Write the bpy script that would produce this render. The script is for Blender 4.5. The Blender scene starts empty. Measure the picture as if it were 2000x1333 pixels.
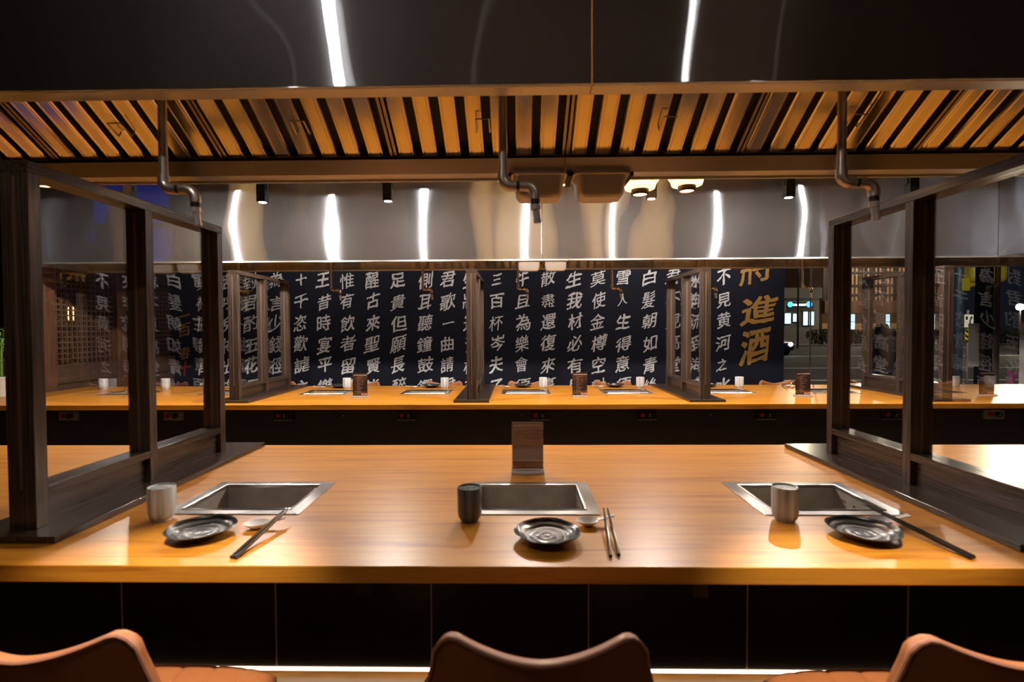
import bpy, bmesh, math, random
from mathutils import Vector, Matrix, noise
R = math.radians
random.seed(7)
S = bpy.context.scene
C = S.collection

# ------------------------------------------------------------------ camera, world, exposure
cam = bpy.data.cameras.new('camera')
cam.lens = 18.0; cam.sensor_width = 36.0; cam.clip_end = 300; cam.clip_start = 0.02
cam.shift_x = 0.0037
camo = bpy.data.objects.new('camera', cam); C.objects.link(camo)
camo.matrix_world = (Matrix.Translation((0, 0, 1.28)) @ Matrix.Rotation(R(1.0), 4, 'Z') @
                     Matrix.Rotation(R(90 - 1.40), 4, 'X') @ Matrix.Rotation(R(-0.27), 4, 'Z'))
cam.dof.use_dof = True; cam.dof.focus_distance = 4.6; cam.dof.aperture_fstop = 3.5
S.camera = camo
S.view_settings.view_transform = 'Standard'; S.view_settings.look = 'None'
S.view_settings.exposure = 0.0; S.view_settings.gamma = 1.0; S.view_settings.use_curve_mapping = False
W = bpy.data.worlds.new('night'); S.world = W; W.use_nodes = True
W.node_tree.nodes['Background'].inputs[0].default_value = (0.35, 0.42, 0.62, 1)
W.node_tree.nodes['Background'].inputs[1].default_value = 0.018
S.cycles.max_bounces = 10; S.cycles.glossy_bounces = 6; S.cycles.transparent_max_bounces = 24
S.cycles.sample_clamp_indirect = 6.0

SEAT_W = 330.0        # narrow spots added to brighten the near chairs
SPOT_W = 95.0       # each aisle spotlight
BEHIND_W = 24.0      # spots on the track over the guests' side
LANTERN_E = 6.5

# ------------------------------------------------------------------ key places (metres; y = distance from the lens)
ZT = 0.75                        # worktops
FC0, FC1 = 1.125, 2.318          # near counter
BC0, BC1 = 3.558, 4.745            # back counter
FH0, FH1 = 1.159, 1.884           # near hood
BH0, BH1 = 4.09, 4.82            # back hood
ZH = 1.826
ZC = 2.95
YM = 6.1                         # mural wall
XL = -4.10                       # lattice wall
FWX = [-0.825, 0.037, 0.893]     # near cooking wells
BWX = [0.070 + 0.828 * k for k in range(-4, 5)]
WD = (1.440, 1.746)               # near wells, y range
WB = (4.120, 4.425)
SCREENS_F = [-1.276, 1.302]
SCREENS_B = [-2.065, -0.330, 1.350, 3.06]
SPOTX = [-2.62, -1.714, -0.864, 0.072, 0.898, 1.804, 2.608]

# ------------------------------------------------------------------ node helpers
def mat(name):
    m = bpy.data.materials.new(name); m.use_nodes = True
    nt = m.node_tree
    return m, nt, nt.nodes['Principled BSDF']
def setp(b, **k):
    for a, v in k.items():
        n = a.replace('_', ' ')
        b.inputs[n].default_value = v if not isinstance(v, tuple) or len(v) == 4 else (*v, 1)
def N(nt, t, **k):
    n = nt.nodes.new(t)
    for a, v in k.items(): setattr(n, a, v)
    return n
def simple(name, col, rough=0.5, metal=0.0, emit=None, estr=0, **k):
    m, nt, b = mat(name)
    setp(b, Base_Color=col, Roughness=rough, Metallic=metal, **k)
    if emit: setp(b, Emission_Color=emit, Emission_Strength=estr)
    return m
def ramp(nt, fac, stops):
    r = N(nt, 'ShaderNodeValToRGB')
    while len(r.color_ramp.elements) < len(stops): r.color_ramp.elements.new(0.5)
    for e, (p, c) in zip(r.color_ramp.elements, stops):
        e.position = p; e.color = (*c, 1)
    nt.links.new(fac, r.inputs[0]); return r.outputs[0]
def noise_tex(nt, scale=(1, 1, 1), sc=5, detail=4, rough=0.5, obj=False, dist=0.0):
    g = N(nt, 'ShaderNodeTexCoord') if obj else N(nt, 'ShaderNodeNewGeometry')
    mp = N(nt, 'ShaderNodeMapping'); mp.inputs['Scale'].default_value = scale
    nt.links.new(g.outputs['Object' if obj else 'Position'], mp.inputs[0])
    t = N(nt, 'ShaderNodeTexNoise'); t.inputs['Scale'].default_value = sc
    t.inputs['Detail'].default_value = detail; t.inputs['Roughness'].default_value = rough
    t.inputs['Distortion'].default_value = dist
    nt.links.new(mp.outputs[0], t.inputs[0]); return t.outputs[0]
def bump(nt, b, h, strength=0.3, dist=0.01):
    n = N(nt, 'ShaderNodeBump'); n.inputs['Strength'].default_value = strength; n.inputs['Distance'].default_value = dist
    nt.links.new(h, n.inputs['Height']); nt.links.new(n.outputs[0], b.inputs['Normal'])
def wood(name, stops, scale, sc=6, rough=0.35, dist=0.6, obj=False, bumpy=0.05, fine=None):
    m, nt, b = mat(name)
    f = noise_tex(nt, scale, sc, 6, 0.62, obj, dist)
    nt.links.new(ramp(nt, f, stops), b.inputs['Base Color'])
    setp(b, Roughness=rough)
    if bumpy: bump(nt, b, f, bumpy, 0.003)
    return m
def steel(name, col=(0.60, 0.58, 0.56), rough=0.28, aniso=0.85, wob=0.0, rot=0.25, axis='Z'):
    m, nt, b = mat(name)
    setp(b, Base_Color=col, Metallic=1.0, Roughness=rough, Anisotropic=aniso, Anisotropic_Rotation=rot)
    if aniso:
        t = N(nt, 'ShaderNodeTangent', direction_type='RADIAL', axis=axis)
        nt.links.new(t.outputs[0], b.inputs['Tangent'])
    if wob:
        f = noise_tex(nt, (1.5, 1.5, 0.9), 1.5, 1, 0.4)
        bump(nt, b, f, 1.0, wob)
    return m
def pane_glass(name, ior=1.5, tint=(1, 1, 1), rough=0.0, spec=(1, 1, 1)):
    m = bpy.data.materials.new(name); m.use_nodes = True; nt = m.node_tree
    nt.nodes.remove(nt.nodes['Principled BSDF'])
    tr = N(nt, 'ShaderNodeBsdfTransparent'); tr.inputs[0].default_value = (*tint, 1)
    gl = N(nt, 'ShaderNodeBsdfGlossy'); gl.inputs['Roughness'].default_value = rough; gl.inputs[0].default_value = (*spec, 1)
    lw = N(nt, 'ShaderNodeLayerWeight'); pw = N(nt, 'ShaderNodeMath', operation='POWER'); pw.inputs[1].default_value = 5
    nt.links.new(lw.outputs['Facing'], pw.inputs[0])
    f0 = ((ior - 1) / (ior + 1)) ** 2
    ma = N(nt, 'ShaderNodeMath', operation='MULTIPLY_ADD'); ma.inputs[1].default_value = 1 - f0; ma.inputs[2].default_value = f0; ma.use_clamp = True
    nt.links.new(pw.outputs[0], ma.inputs[0])
    mx = N(nt, 'ShaderNodeMixShader')
    nt.links.new(ma.outputs[0], mx.inputs[0]); nt.links.new(tr.outputs[0], mx.inputs[1]); nt.links.new(gl.outputs[0], mx.inputs[2])
    nt.links.new(mx.outputs[0], nt.nodes['Material Output'].inputs[0])
    return m

M = {}
M['oak'] = wood('orange_oak_laminate', [(0.30, (0.32, 0.105, 0.010)), (0.46, (0.48, 0.185, 0.016)), (0.60, (0.56, 0.235, 0.022)), (0.75, (0.43, 0.155, 0.012))], (0.55, 9, 9), 3.2, 0.33, 0.8)
M['ebony'] = wood('dark_ebony_laminate', [(0.3, (0.016, 0.010, 0.0075)), (0.5, (0.046, 0.031, 0.023)), (0.62, (0.078, 0.054, 0.042)), (0.8, (0.029, 0.019, 0.0145))], (95, 95, 2.0), 2.2, 0.27, 0.3)
M['ebony_y'] = wood('dark_ebony_laminate_lengthwise', [(0.3, (0.013, 0.0085, 0.0065)), (0.5, (0.037, 0.025, 0.0185)), (0.62, (0.064, 0.044, 0.034)), (0.8, (0.023, 0.0155, 0.012))], (95, 2.0, 95), 2.2, 0.22, 0.3)
M['black_wood'] = wood('black_grained_panel', [(0.3, (0.018, 0.016, 0.016)), (0.6, (0.034, 0.029, 0.029)), (0.8, (0.052, 0.045, 0.043))], (2, 2, 70), 3, 0.30, 0.2)
m = bpy.data.materials.new('brushed_hood_steel'); m.use_nodes = True; nt = m.node_tree; M['steel'] = m
nt.nodes.remove(nt.nodes['Principled BSDF'])
def aniso(col, rough, an):
    g = N(nt, 'ShaderNodeBsdfAnisotropic'); g.inputs['Color'].default_value = (*col, 1); g.inputs['Roughness'].default_value = rough
    g.inputs['Anisotropy'].default_value = an; nt.links.new(tg.outputs[0], g.inputs['Tangent']); nt.links.new(bp.outputs[0], g.inputs['Normal']); return g
tg = N(nt, 'ShaderNodeTangent', direction_type='RADIAL', axis='Z')
bp = N(nt, 'ShaderNodeBump'); bp.inputs['Strength'].default_value = 1.0; bp.inputs['Distance'].default_value = 0.026
nt.links.new(noise_tex(nt, (1.6, 1.6, 1.1), 1.4, 1, 0.4), bp.inputs['Height'])
ga = aniso((0.53, 0.585, 0.68), 0.175, 0.95); ga.distribution = 'BECKMANN'; gb = aniso((0.53, 0.585, 0.68), 0.36, 0.85)
mx = N(nt, 'ShaderNodeMixShader'); mx.inputs[0].default_value = 0.16
nt.links.new(ga.outputs[0], mx.inputs[1]); nt.links.new(gb.outputs[0], mx.inputs[2])
gc = aniso((0.56, 0.575, 0.61), 0.60, 0.0); mx3 = N(nt, 'ShaderNodeMixShader'); mx3.inputs[0].default_value = 0.040
nt.links.new(mx.outputs[0], mx3.inputs[1]); nt.links.new(gc.outputs[0], mx3.inputs[2])
nt.links.new(mx3.outputs[0], nt.nodes['Material Output'].inputs[0])
M['steel_rail'] = steel('brushed_rail_steel', (0.80, 0.76, 0.72), 0.34, 0.4)
M['steel_in'] = simple('inner_hood_steel', (0.40, 0.36, 0.33), 0.35, 1.0)
M['filter'] = steel('baffle_filter_steel', (0.80, 0.76, 0.73), 0.16, 0.0, 0.004)
M['filter_dark'] = simple('shade_dark_filter_channel', (0.016, 0.012, 0.010), 0.5, 0.4)  # oily steel, near-black to put the slots' deep shade into its colour
M['flange'] = steel('well_flange_steel', (0.62, 0.60, 0.58), 0.24, 0.5, 0, 0.0)
M['well'] = None
m, nt, b = mat('heat_stained_well_steel'); M['well'] = m
nt.links.new(ramp(nt, noise_tex(nt, (1, 1, 1), 14, 4), [(0.3, (0.30, 0.27, 0.235)), (0.7, (0.44, 0.395, 0.35))]), b.inputs['Base Color']); setp(b, Roughness=0.36, Metallic=0.4)
M['chrome'] = simple('polished_chrome', (0.75, 0.74, 0.73), 0.08, 1.0)
M['pipe'] = simple('dull_steel_pipe', (0.60, 0.55, 0.50), 0.34, 0.9)
M['nozzle'] = simple('clear_silvery_nozzle', (0.62, 0.60, 0.60), 0.12, 0.35)
M['collar'] = simple('dark_pipe_collar', (0.05, 0.045, 0.04), 0.35, 0.8)
M['clear'] = pane_glass('clear_nozzle_plastic', 1.6, (0.90, 0.90, 0.92))
M['glass'] = pane_glass('partition_acrylic', 1.82)
M['acrylic'] = pane_glass('menu_acrylic', 1.49, (0.97, 0.97, 0.97))
M['window'] = pane_glass('window_glass', 1.25, (0.93, 0.96, 0.97))
M['leather'] = None
m, nt, b = mat('tan_leather'); M['leather'] = m
nt.links.new(ramp(nt, noise_tex(nt, (1, 1, 1), 6, 3, obj=True), [(0.3, (0.33, 0.112, 0.034)), (0.7, (0.42, 0.150, 0.050))]), b.inputs['Base Color']); setp(b, Roughness=0.38)
bump(nt, b, noise_tex(nt, (1, 1, 1), 260, 2, obj=True), 0.12, 0.002)
M['piping'] = simple('leather_edge', (0.30, 0.125, 0.070), 0.42)
M['black_metal'] = simple('matt_black_metal', (0.012, 0.012, 0.012), 0.42, 0.5)
M['black_plastic'] = simple('black_plastic', (0.010, 0.010, 0.011), 0.3)
M['red_plastic'] = simple('red_button_plastic', (0.40, 0.008, 0.010), 0.25)
M['bezel'] = simple('switch_plate_steel', (0.45, 0.42, 0.40), 0.35, 0.7)
M['led'] = simple('warm_led_strip', (1, 0.9, 0.8), 0.5, emit=(1, 0.70, 0.44), estr=5.0)
M['seam'] = simple('panel_seam_trim', (0.52, 0.49, 0.46), 0.5, 0.2)
M['ink_white'] = simple('white_menu_print', (0.62, 0.55, 0.50), 0.6)
M['menu_dark'] = simple('dark_menu_card', (0.022, 0.010, 0.008), 0.5)
M['menu_red'] = simple('red_menu_panel', (0.50, 0.10, 0.07), 0.5)
M['menu_back'] = simple('brown_card_back', (0.30, 0.16, 0.105), 0.55)
M['menu_back_red'] = simple('faded_red_print', (0.36, 0.10, 0.07), 0.55)
M['menu_line'] = simple('faint_brown_print', (0.37, 0.21, 0.145), 0.55)
M['lens'] = simple('spot_lens', (1, 1, 1), 0.3, emit=(1, 0.90, 0.78), estr=40)
M['warm_lens'] = simple('warm_lamp_lens', (1, 0.8, 0.5), 0.4, emit=(1, 0.60, 0.22), estr=12)
M['dark_ring'] = simple('dark_bronze_ring', (0.05, 0.030, 0.018), 0.35, 0.6)
M['white_glaze'] = simple('white_porcelain', (0.84, 0.82, 0.80), 0.12)
M['chop'] = simple('black_lacquer_chopstick', (0.010, 0.010, 0.011), 0.16)

m, nt, b = mat('lit_bamboo_weave'); M['weave'] = m
tc = N(nt, 'ShaderNodeTexCoord'); wv = N(nt, 'ShaderNodeTexWave', wave_type='RINGS', rings_direction='Z'); wv.inputs['Scale'].default_value = 30
nt.links.new(tc.outputs['Object'], wv.inputs[0])
cr = ramp(nt, wv.outputs[0], [(0.1, (0.42, 0.19, 0.05)), (0.5, (0.95, 0.53, 0.18))])
nt.links.new(cr, b.inputs['Base Color']); nt.links.new(cr, b.inputs['Emission Color']); setp(b, Roughness=0.6, Emission_Strength=LANTERN_E)

m, nt, b = mat('black_swirl_glaze'); M['plate'] = m
tc = N(nt, 'ShaderNodeTexCoord'); wv = N(nt, 'ShaderNodeTexWave', wave_type='RINGS', rings_direction='Z'); wv.inputs['Scale'].default_value = 17; wv.inputs['Distortion'].default_value = 2.2
nt.links.new(tc.outputs['Object'], wv.inputs[0])
nt.links.new(ramp(nt, wv.outputs[0], [(0.2, (0.008, 0.008, 0.009)), (0.9, (0.095, 0.092, 0.090))]), b.inputs['Base Color'])
setp(b, Roughness=0.24, Metallic=0.35, Specular_IOR_Level=1.0); bump(nt, b, wv.outputs[0], 0.6, 0.0025)

def cup_mat(name, dark, light):
    m, nt, b = mat(name)
    tc = N(nt, 'ShaderNodeTexCoord'); sx = N(nt, 'ShaderNodeSeparateXYZ'); nt.links.new(tc.outputs['Object'], sx.inputs[0])
    at = N(nt, 'ShaderNodeMath', operation='ARCTAN2'); nt.links.new(sx.outputs[1], at.inputs[0]); nt.links.new(sx.outputs[0], at.inputs[1])
    mu = N(nt, 'ShaderNodeMath', operation='MULTIPLY'); mu.inputs[1].default_value = 62; nt.links.new(at.outputs[0], mu.inputs[0])
    si = N(nt, 'ShaderNodeMath', operation='SINE'); nt.links.new(mu.outputs[0], si.inputs[0])
    nz = noise_tex(nt, (60, 60, 3), 1.0, 2, obj=True)
    ad = N(nt, 'ShaderNodeMath', operation='MULTIPLY_ADD'); ad.inputs[1].default_value = 0.13; nt.links.new(si.outputs[0], ad.inputs[0]); nt.links.new(nz, ad.inputs[2])
    nt.links.new(ramp(nt, ad.outputs[0], [(0.34, dark), (0.56, light)]), b.inputs['Base Color']); setp(b, Roughness=0.22)
    return m
M['cup_pale'] = cup_mat('pale_striped_glaze', (0.26, 0.29, 0.33), (0.72, 0.75, 0.77))
M['cup_dark'] = cup_mat('shaded_striped_glaze', (0.030, 0.035, 0.040), (0.12, 0.14, 0.15))  # same cup glaze, darkened so its colour carries the backlit shade
M['cup_mid'] = cup_mat('grey_striped_glaze', (0.17, 0.17, 0.17), (0.46, 0.45, 0.44))
M['cup_in'] = simple('pale_celadon_glaze', (0.46, 0.55, 0.55), 0.15)
M['cup_in_dark'] = simple('shaded_teal_glaze', (0.10, 0.20, 0.23), 0.15)  # inside of that same cup, its shade put into the colour

# ------------------------------------------------------------------ mesh helpers
class MB:
    def __init__(s): s.v = []; s.f = []
    def add(s, vs, fs):
        n = len(s.v); s.v += [tuple(x) for x in vs]; s.f += [tuple(i + n for i in f) for f in fs]; return s
    def box(s, x0, x1, y0, y1, z0, z1):
        return s.add([(x, y, z) for x in (x0, x1) for y in (y0, y1) for z in (z0, z1)],
                     [(0, 1, 3, 2), (4, 6, 7, 5), (0, 4, 5, 1), (2, 3, 7, 6), (0, 2, 6, 4), (1, 5, 7, 3)])
    def lathe(s, prof, seg=32, c=(0, 0, 0), wob=None, axis='z', caps=True):
        vs = []; fs = []
        for r, z in prof:
            for i in range(seg):
                a = 2 * math.pi * i / seg; rr, zz = r, z
                if wob: rr, zz = wob(r, z, a)
                p = (rr * math.cos(a), rr * math.sin(a), zz)
                if axis == 'y': p = (p[0], p[2], p[1])
                if axis == 'x': p = (p[2], p[0], p[1])
                vs.append((p[0] + c[0], p[1] + c[1], p[2] + c[2]))
        k = len(prof)
        for j in range(k - 1):
            for i in range(seg):
                i2 = (i + 1) % seg
                fs.append((j * seg + i, j * seg + i2, (j + 1) * seg + i2, (j + 1) * seg + i))
        if caps:
            fs.append(tuple(range(seg))[::-1]); fs.append(tuple((k - 1) * seg + i for i in range(seg)))
        return s.add(vs, fs)
    def tube(s, pts, rad, seg=12, up=None):
        pts = [Vector(p) for p in pts]
        if not isinstance(rad, (list, tuple)): rad = [rad] * len(pts)
        rings = []; ref = None
        for i, p in enumerate(pts):
            d = (pts[min(i + 1, len(pts) - 1)] - pts[max(i - 1, 0)]).normalized()
            if ref is None: ref = Vector((0, 0, 1)) if abs(d.z) < 0.9 else Vector((1, 0, 0))
            a = d.cross(ref).normalized(); bb = a.cross(d).normalized(); ref = bb
            rings.append([p + rad[i] * (math.cos(2 * math.pi * k / seg) * a + math.sin(2 * math.pi * k / seg) * bb) for k in range(seg)])
        vs = [v for r in rings for v in r]; fs = []
        for j in range(len(rings) - 1):
            for i in range(seg):
                i2 = (i + 1) % seg
                fs.append((j * seg + i, j * seg + i2, (j + 1) * seg + i2, (j + 1) * seg + i))
        fs.append(tuple(range(seg))[::-1]); fs.append(tuple((len(rings) - 1) * seg + i for i in range(seg)))
        return s.add(vs, fs)
    def grid(s, fn, nu, nv):
        vs = [fn(i / nu, j / nv) for j in range(nv + 1) for i in range(nu + 1)]
        fs = [(j * (nu + 1) + i, j * (nu + 1) + i + 1, (j + 1) * (nu + 1) + i + 1, (j + 1) * (nu + 1) + i) for j in range(nv) for i in range(nu)]
        return s.add(vs, fs)
    def build(s, name, m, parent=None, bevel=0.0, smooth=False, seg=2, world=True, solid=0.0, sub=0):
        off = Vector(parent_origin(parent)) if (parent and world) else Vector((0, 0, 0))
        me = bpy.data.meshes.new(name)
        me.from_pydata([tuple(Vector(v) - off) for v in s.v], [], s.f); me.validate(); me.update()
        bm = bmesh.new(); bm.from_mesh(me); bmesh.ops.recalc_face_normals(bm, faces=bm.faces); bm.to_mesh(me); bm.free()
        o = bpy.data.objects.new(name, me); C.objects.link(o); me.materials.append(m)
        if parent: o.parent = parent
        if smooth:
            me.polygons.foreach_set('use_smooth', [True] * len(me.polygons))
            try: me.set_sharp_from_angle(angle=R(40))
            except Exception: pass
        if solid:
            md = o.modifiers.new('s', 'SOLIDIFY'); md.thickness = solid; md.offset = 0
        if bevel:
            md = o.modifiers.new('b', 'BEVEL'); md.width = bevel; md.segments = seg; md.limit_method = 'ANGLE'
        if sub:
            md = o.modifiers.new('ss', 'SUBSURF'); md.levels = sub; md.render_levels = sub
        return o
def parent_origin(p):
    o = Vector((0, 0, 0))
    while p: o += p.location; p = p.parent
    return o
def tag(o, label=None, cat=None, group=None, kind=None):
    if label: o['label'] = label
    if cat: o['category'] = cat
    if group: o['group'] = group
    if kind: o['kind'] = kind
    return o
def thing(name, loc, label, cat, group=None, rz=0):
    o = bpy.data.objects.new(name, None); C.objects.link(o); o.empty_display_size = 0.05
    o.location = loc; o.rotation_euler.z = rz
    return tag(o, label, cat, group)
def copy_tree(o, parent=None):
    c = o.copy(); C.objects.link(c)
    if parent: c.parent = parent
    for ch in list(o.children): copy_tree(ch, c)
    return c
def struct(o): return tag(o, kind='structure')
def B(*a): return MB().box(*a)

# ------------------------------------------------------------------ the room
M['floor'] = wood('floor_boards', [(0.3, (0.085, 0.042, 0.008)), (0.7, (0.15, 0.076, 0.016))], (3, 9, 1), 1.6, 0.35, 0.4)
M['ceil'] = simple('dark_ceiling_paint', (0.10, 0.095, 0.09), 0.8)
M['dark_wall'] = simple('dark_plaster', (0.030, 0.024, 0.020), 0.8)
M['warm_wall'] = simple('terracotta_plaster', (0.22, 0.12, 0.07), 0.8)
M['old_wood'] = wood('reddish_timber', [(0.3, (0.060, 0.026, 0.013)), (0.7, (0.150, 0.066, 0.030))], (20, 20, 2), 2, 0.5, 0.4)
M['lattice'] = wood('brown_lattice_timber', [(0.3, (0.050, 0.026, 0.016)), (0.7, (0.100, 0.055, 0.034))], (12, 12, 12), 2, 0.5, 0.3)
m, nt, b = mat('navy_wall_covering'); M['navy'] = m
f = noise_tex(nt, (4, 1, 260), 2.0, 3)
nt.links.new(ramp(nt, f, [(0.3, (0.0050, 0.0062, 0.0135)), (0.7, (0.0085, 0.0102, 0.0210))]), b.inputs['Base Color']); setp(b, Roughness=0.75, Specular_IOR_Level=0.2)
M['brush'] = simple('white_brush_ink', (0.58, 0.59, 0.63), 0.7)
M['gold'] = simple('gold_brush_ink', (0.42, 0.235, 0.060), 0.5, 0.25)
M['seal'] = simple('red_brush_ink', (0.22, 0.012, 0.012), 0.6)

struct(B(-7.5, 5.75, -4.0, 6.2, -0.1, 0.0).build('floor', M['floor']))
struct(B(-7.5, 5.75, -4.0, 6.2, ZC, ZC + 0.1).build('ceiling', M['ceil']))
struct(B(-7.5, 3.15, YM, YM + 0.12, 0.0, ZC).build('wall_back', M['navy']))
struct(B(-7.5, 5.75, -4.1, -4.0, 0.0, ZC).build('wall_front', M['warm_wall']))
struct(B(-7.6, -7.5, -4.0, 6.2, 0.0, ZC).build('wall_far_left', M['dark_wall']))
# window bays at the right end of the back wall and along the right wall
struct(B(3.15, 5.75, YM, YM + 0.12, 0.0, 0.35).build('wall_right_back', M['dark_wall']))
struct(B(3.15, 5.75, YM, YM + 0.12, 2.45, ZC).build('wall_window_head', M['dark_wall']))
struct(B(5.57, 5.75, -4.0, YM - 0.06, 0.0, 0.35).build('wall_right', M['dark_wall']))
struct(B(5.57, 5.75, -4.0, YM - 0.06, 2.45, ZC).build('wall_right_head', M['dark_wall']))
M['frame_black'] = simple('black_window_frame', (0.010, 0.010, 0.012), 0.4)
M['frame_bronze'] = simple('bronze_mullion', (0.16, 0.12, 0.10), 0.4, 0.3)
w = MB().box(3.151, 5.462, YM + 0.05, YM + 0.06, 0.35, 2.45).build('window_1', M['window']); struct(w)
tag(MB().box(3.485, 3.493, YM + 0.045, YM + 0.065, 0.35, 2.45).build('glass_joint', M['frame_bronze'], w))
w2 = MB().box(5.60, 5.61, -4.0, YM - 0.06, 0.35, 2.45).build('window_2', M['window']); struct(w2)
struct(B(5.463, 5.562, YM - 0.02, YM + 0.119, 0.35, 2.45).build('trim_1', M['frame_black'], bevel=0.004))
struct(B(5.563, 5.612, YM - 0.05, YM - 0.021, 0.35, 2.45).build('trim_2', M['frame_bronze'], bevel=0.004))
struct(B(5.42, 5.599, 2.0, YM - 0.06, 0.33, 0.37).build('trim_3', M['old_wood'], bevel=0.004))

# ---- brush lettering: outlines of the characters, bent and swelled like brush strokes
def glyph_loops(ch):
    cu = bpy.data.curves.new('glyph', 'FONT'); cu.body = ch; cu.align_x = 'LEFT'
    o = bpy.data.objects.new('glyph', cu); C.objects.link(o)
    for x in bpy.context.selected_objects: x.select_set(False)
    bpy.context.view_layer.objects.active = o; o.select_set(True)
    bpy.ops.object.convert(target='CURVE')
    o = bpy.context.view_layer.objects.active
    loops = []
    for s in o.data.splines:
        bp = s.bezier_points; pts = []
        if len(bp) >= 2:
            n = len(bp)
            for i in range(n):
                a, c = bp[i], bp[(i + 1) % n]
                L = (a.co - c.co).length; k = max(2, int(L / 0.05))
                for j in range(k):
                    t = j / k; u = 1 - t
                    p = u**3 * a.co + 3 * u * u * t * a.handle_right + 3 * u * t * t * c.handle_left + t**3 * c.co
                    pts.append((p.x, p.y))
        else:
            pts = [(p.co.x, p.co.y) for p in s.points]
        if len(pts) > 2: loops.append(pts)
    d = o.data; bpy.data.objects.remove(o); bpy.data.curves.remove(d)
    return loops
GL = {}
def brush_glyph(ch, size, seed, bold=0.004, wild=1.0, wide=1.0):
    for f in (1.0, 0.7, 0.45, 0.25, 0.1, 0.0):
        q = bend_glyph(ch, size, seed, bold * f, wild * max(f, 0.25), wide)
        if not q: return q
        signed = abs(sum(l[i][0] * l[(i + 1) % len(l)][1] - l[(i + 1) % len(l)][0] * l[i][1] for l in q for i in range(len(l)))) / 2
        cu = bpy.data.curves.new('t', 'CURVE'); cu.dimensions = '2D'; cu.fill_mode = 'BOTH'
        for l in q:
            sp = cu.splines.new('POLY'); sp.points.add(len(l) - 1)
            for p, c in zip(sp.points, l): p.co = (c[0] / size, c[1] / size, 0, 1)
            sp.use_cyclic_u = True
        o = bpy.data.objects.new('t', cu); me = o.to_mesh(); a = sum(p.area for p in me.polygons); o.to_mesh_clear()
        bpy.data.objects.remove(o); bpy.data.curves.remove(cu)
        if abs(a - signed / size ** 2) < 0.012 * a + 1e-4: break
    return q
def bend_glyph(ch, size, seed, bold=0.004, wild=1.0, wide=1.0):
    if ch not in GL: GL[ch] = glyph_loops(ch)
    loops = GL[ch]
    xs = [p[0] for l in loops for p in l]; ys = [p[1] for l in loops for p in l]
    if not xs: return []
    cx, cy = (min(xs) + max(xs)) / 2, (min(ys) + max(ys)) / 2
    rnd = random.Random(seed); sx = rnd.uniform(0.84, 1.02) * wide; sy = rnd.uniform(0.92, 1.10); sh = rnd.uniform(0.16, 0.32); ss = rnd.uniform(0.0, 0.16)
    out = []
    for l in loops:
        n = len(l); q = []
        area = sum(l[i][0] * l[(i + 1) % n][1] - l[(i + 1) % n][0] * l[i][1] for i in range(n))
        for i in range(n):
            a, c, d = l[i - 1], l[i], l[(i + 1) % n]
            tx, ty = d[0] - a[0], d[1] - a[1]; L = math.hypot(tx, ty) or 1
            nx, ny = ty / L, -tx / L               # right of travel
            k = bold * (1.6 if len(loops) < 4 else 1.0) + (0.036 if len(loops) < 4 else 0.019) * wild * noise.noise(Vector((c[0] * 4.5 + seed * 3.1, c[1] * 4.5, 1.7)))
            # fonts run outer outlines one way and holes the other, so one sign fits all
            x = c[0] + OUT * nx * k - cx; y = c[1] + OUT * ny * k - cy
            wx = 0.060 * wild * noise.noise(Vector((x * 2.2 + seed, y * 2.2, 4.0))) + 0.020 * wild * noise.noise(Vector((x * 7 + seed, y * 7, 9.0)))
            wy = 0.060 * wild * noise.noise(Vector((x * 2.2 + seed, y * 2.2, 14.0))) + 0.020 * wild * noise.noise(Vector((x * 7 + seed, y * 7, 19.0)))
            x = (x + wx) * sx; y = (y + wy) * sy
            q.append(((x + ss * y) * size, (y + sh * x) * size))
        out.append(q)
    return out
t0 = glyph_loops('一')[0]
OUT = 1 if sum(t0[i][0] * t0[(i + 1) % len(t0)][1] - t0[(i + 1) % len(t0)][0] * t0[i][1] for i in range(len(t0))) > 0 else -1
def lettering(name, items, y, m, parent, wild=1.0, depth=0.002, bold=0.011, wide=1.0, flip=False, plane='back'):
    cu = bpy.data.curves.new(name, 'CURVE'); cu.dimensions = '2D'; cu.fill_mode = 'BOTH'; cu.extrude = depth / 2
    for (ch, x, z, size, seed) in items:
        for l in brush_glyph(ch, size, seed, bold, wild, wide):
            s = cu.splines.new('POLY'); s.points.add(len(l) - 1)
            for p, q in zip(s.points, l): p.co = (q[0] * (-1 if flip else 1) + x, q[1] + z, 0, 1)
            s.use_cyclic_u = True
    o = bpy.data.objects.new(name, cu); C.objects.link(o)
    dg = bpy.context.evaluated_depsgraph_get(); me = bpy.data.meshes.new_from_object(o.evaluated_get(dg))
    bpy.data.objects.remove(o); bpy.data.curves.remove(cu)
    for v in me.vertices:
        if plane == 'back': v.co = (v.co.x, y + v.co.z, v.co.y)
        else: v.co = (y + v.co.z, -v.co.x, v.co.y)
    me.materials.clear(); me.materials.append(m); me.name = name
    o = bpy.data.objects.new(name, me); C.objects.link(o)
    if parent:
        o.parent = parent; o.location = -parent_origin(parent)
    return o
CX = [2.43, 2.118, 1.847, 1.564, 1.256, 0.959, 0.681, 0.377, 0.061, -0.243, -0.548, -0.823, -1.099, -1.417, -1.724, -2.02, -2.315, -2.587, -2.884, -3.193, -3.472, -3.752]
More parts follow.
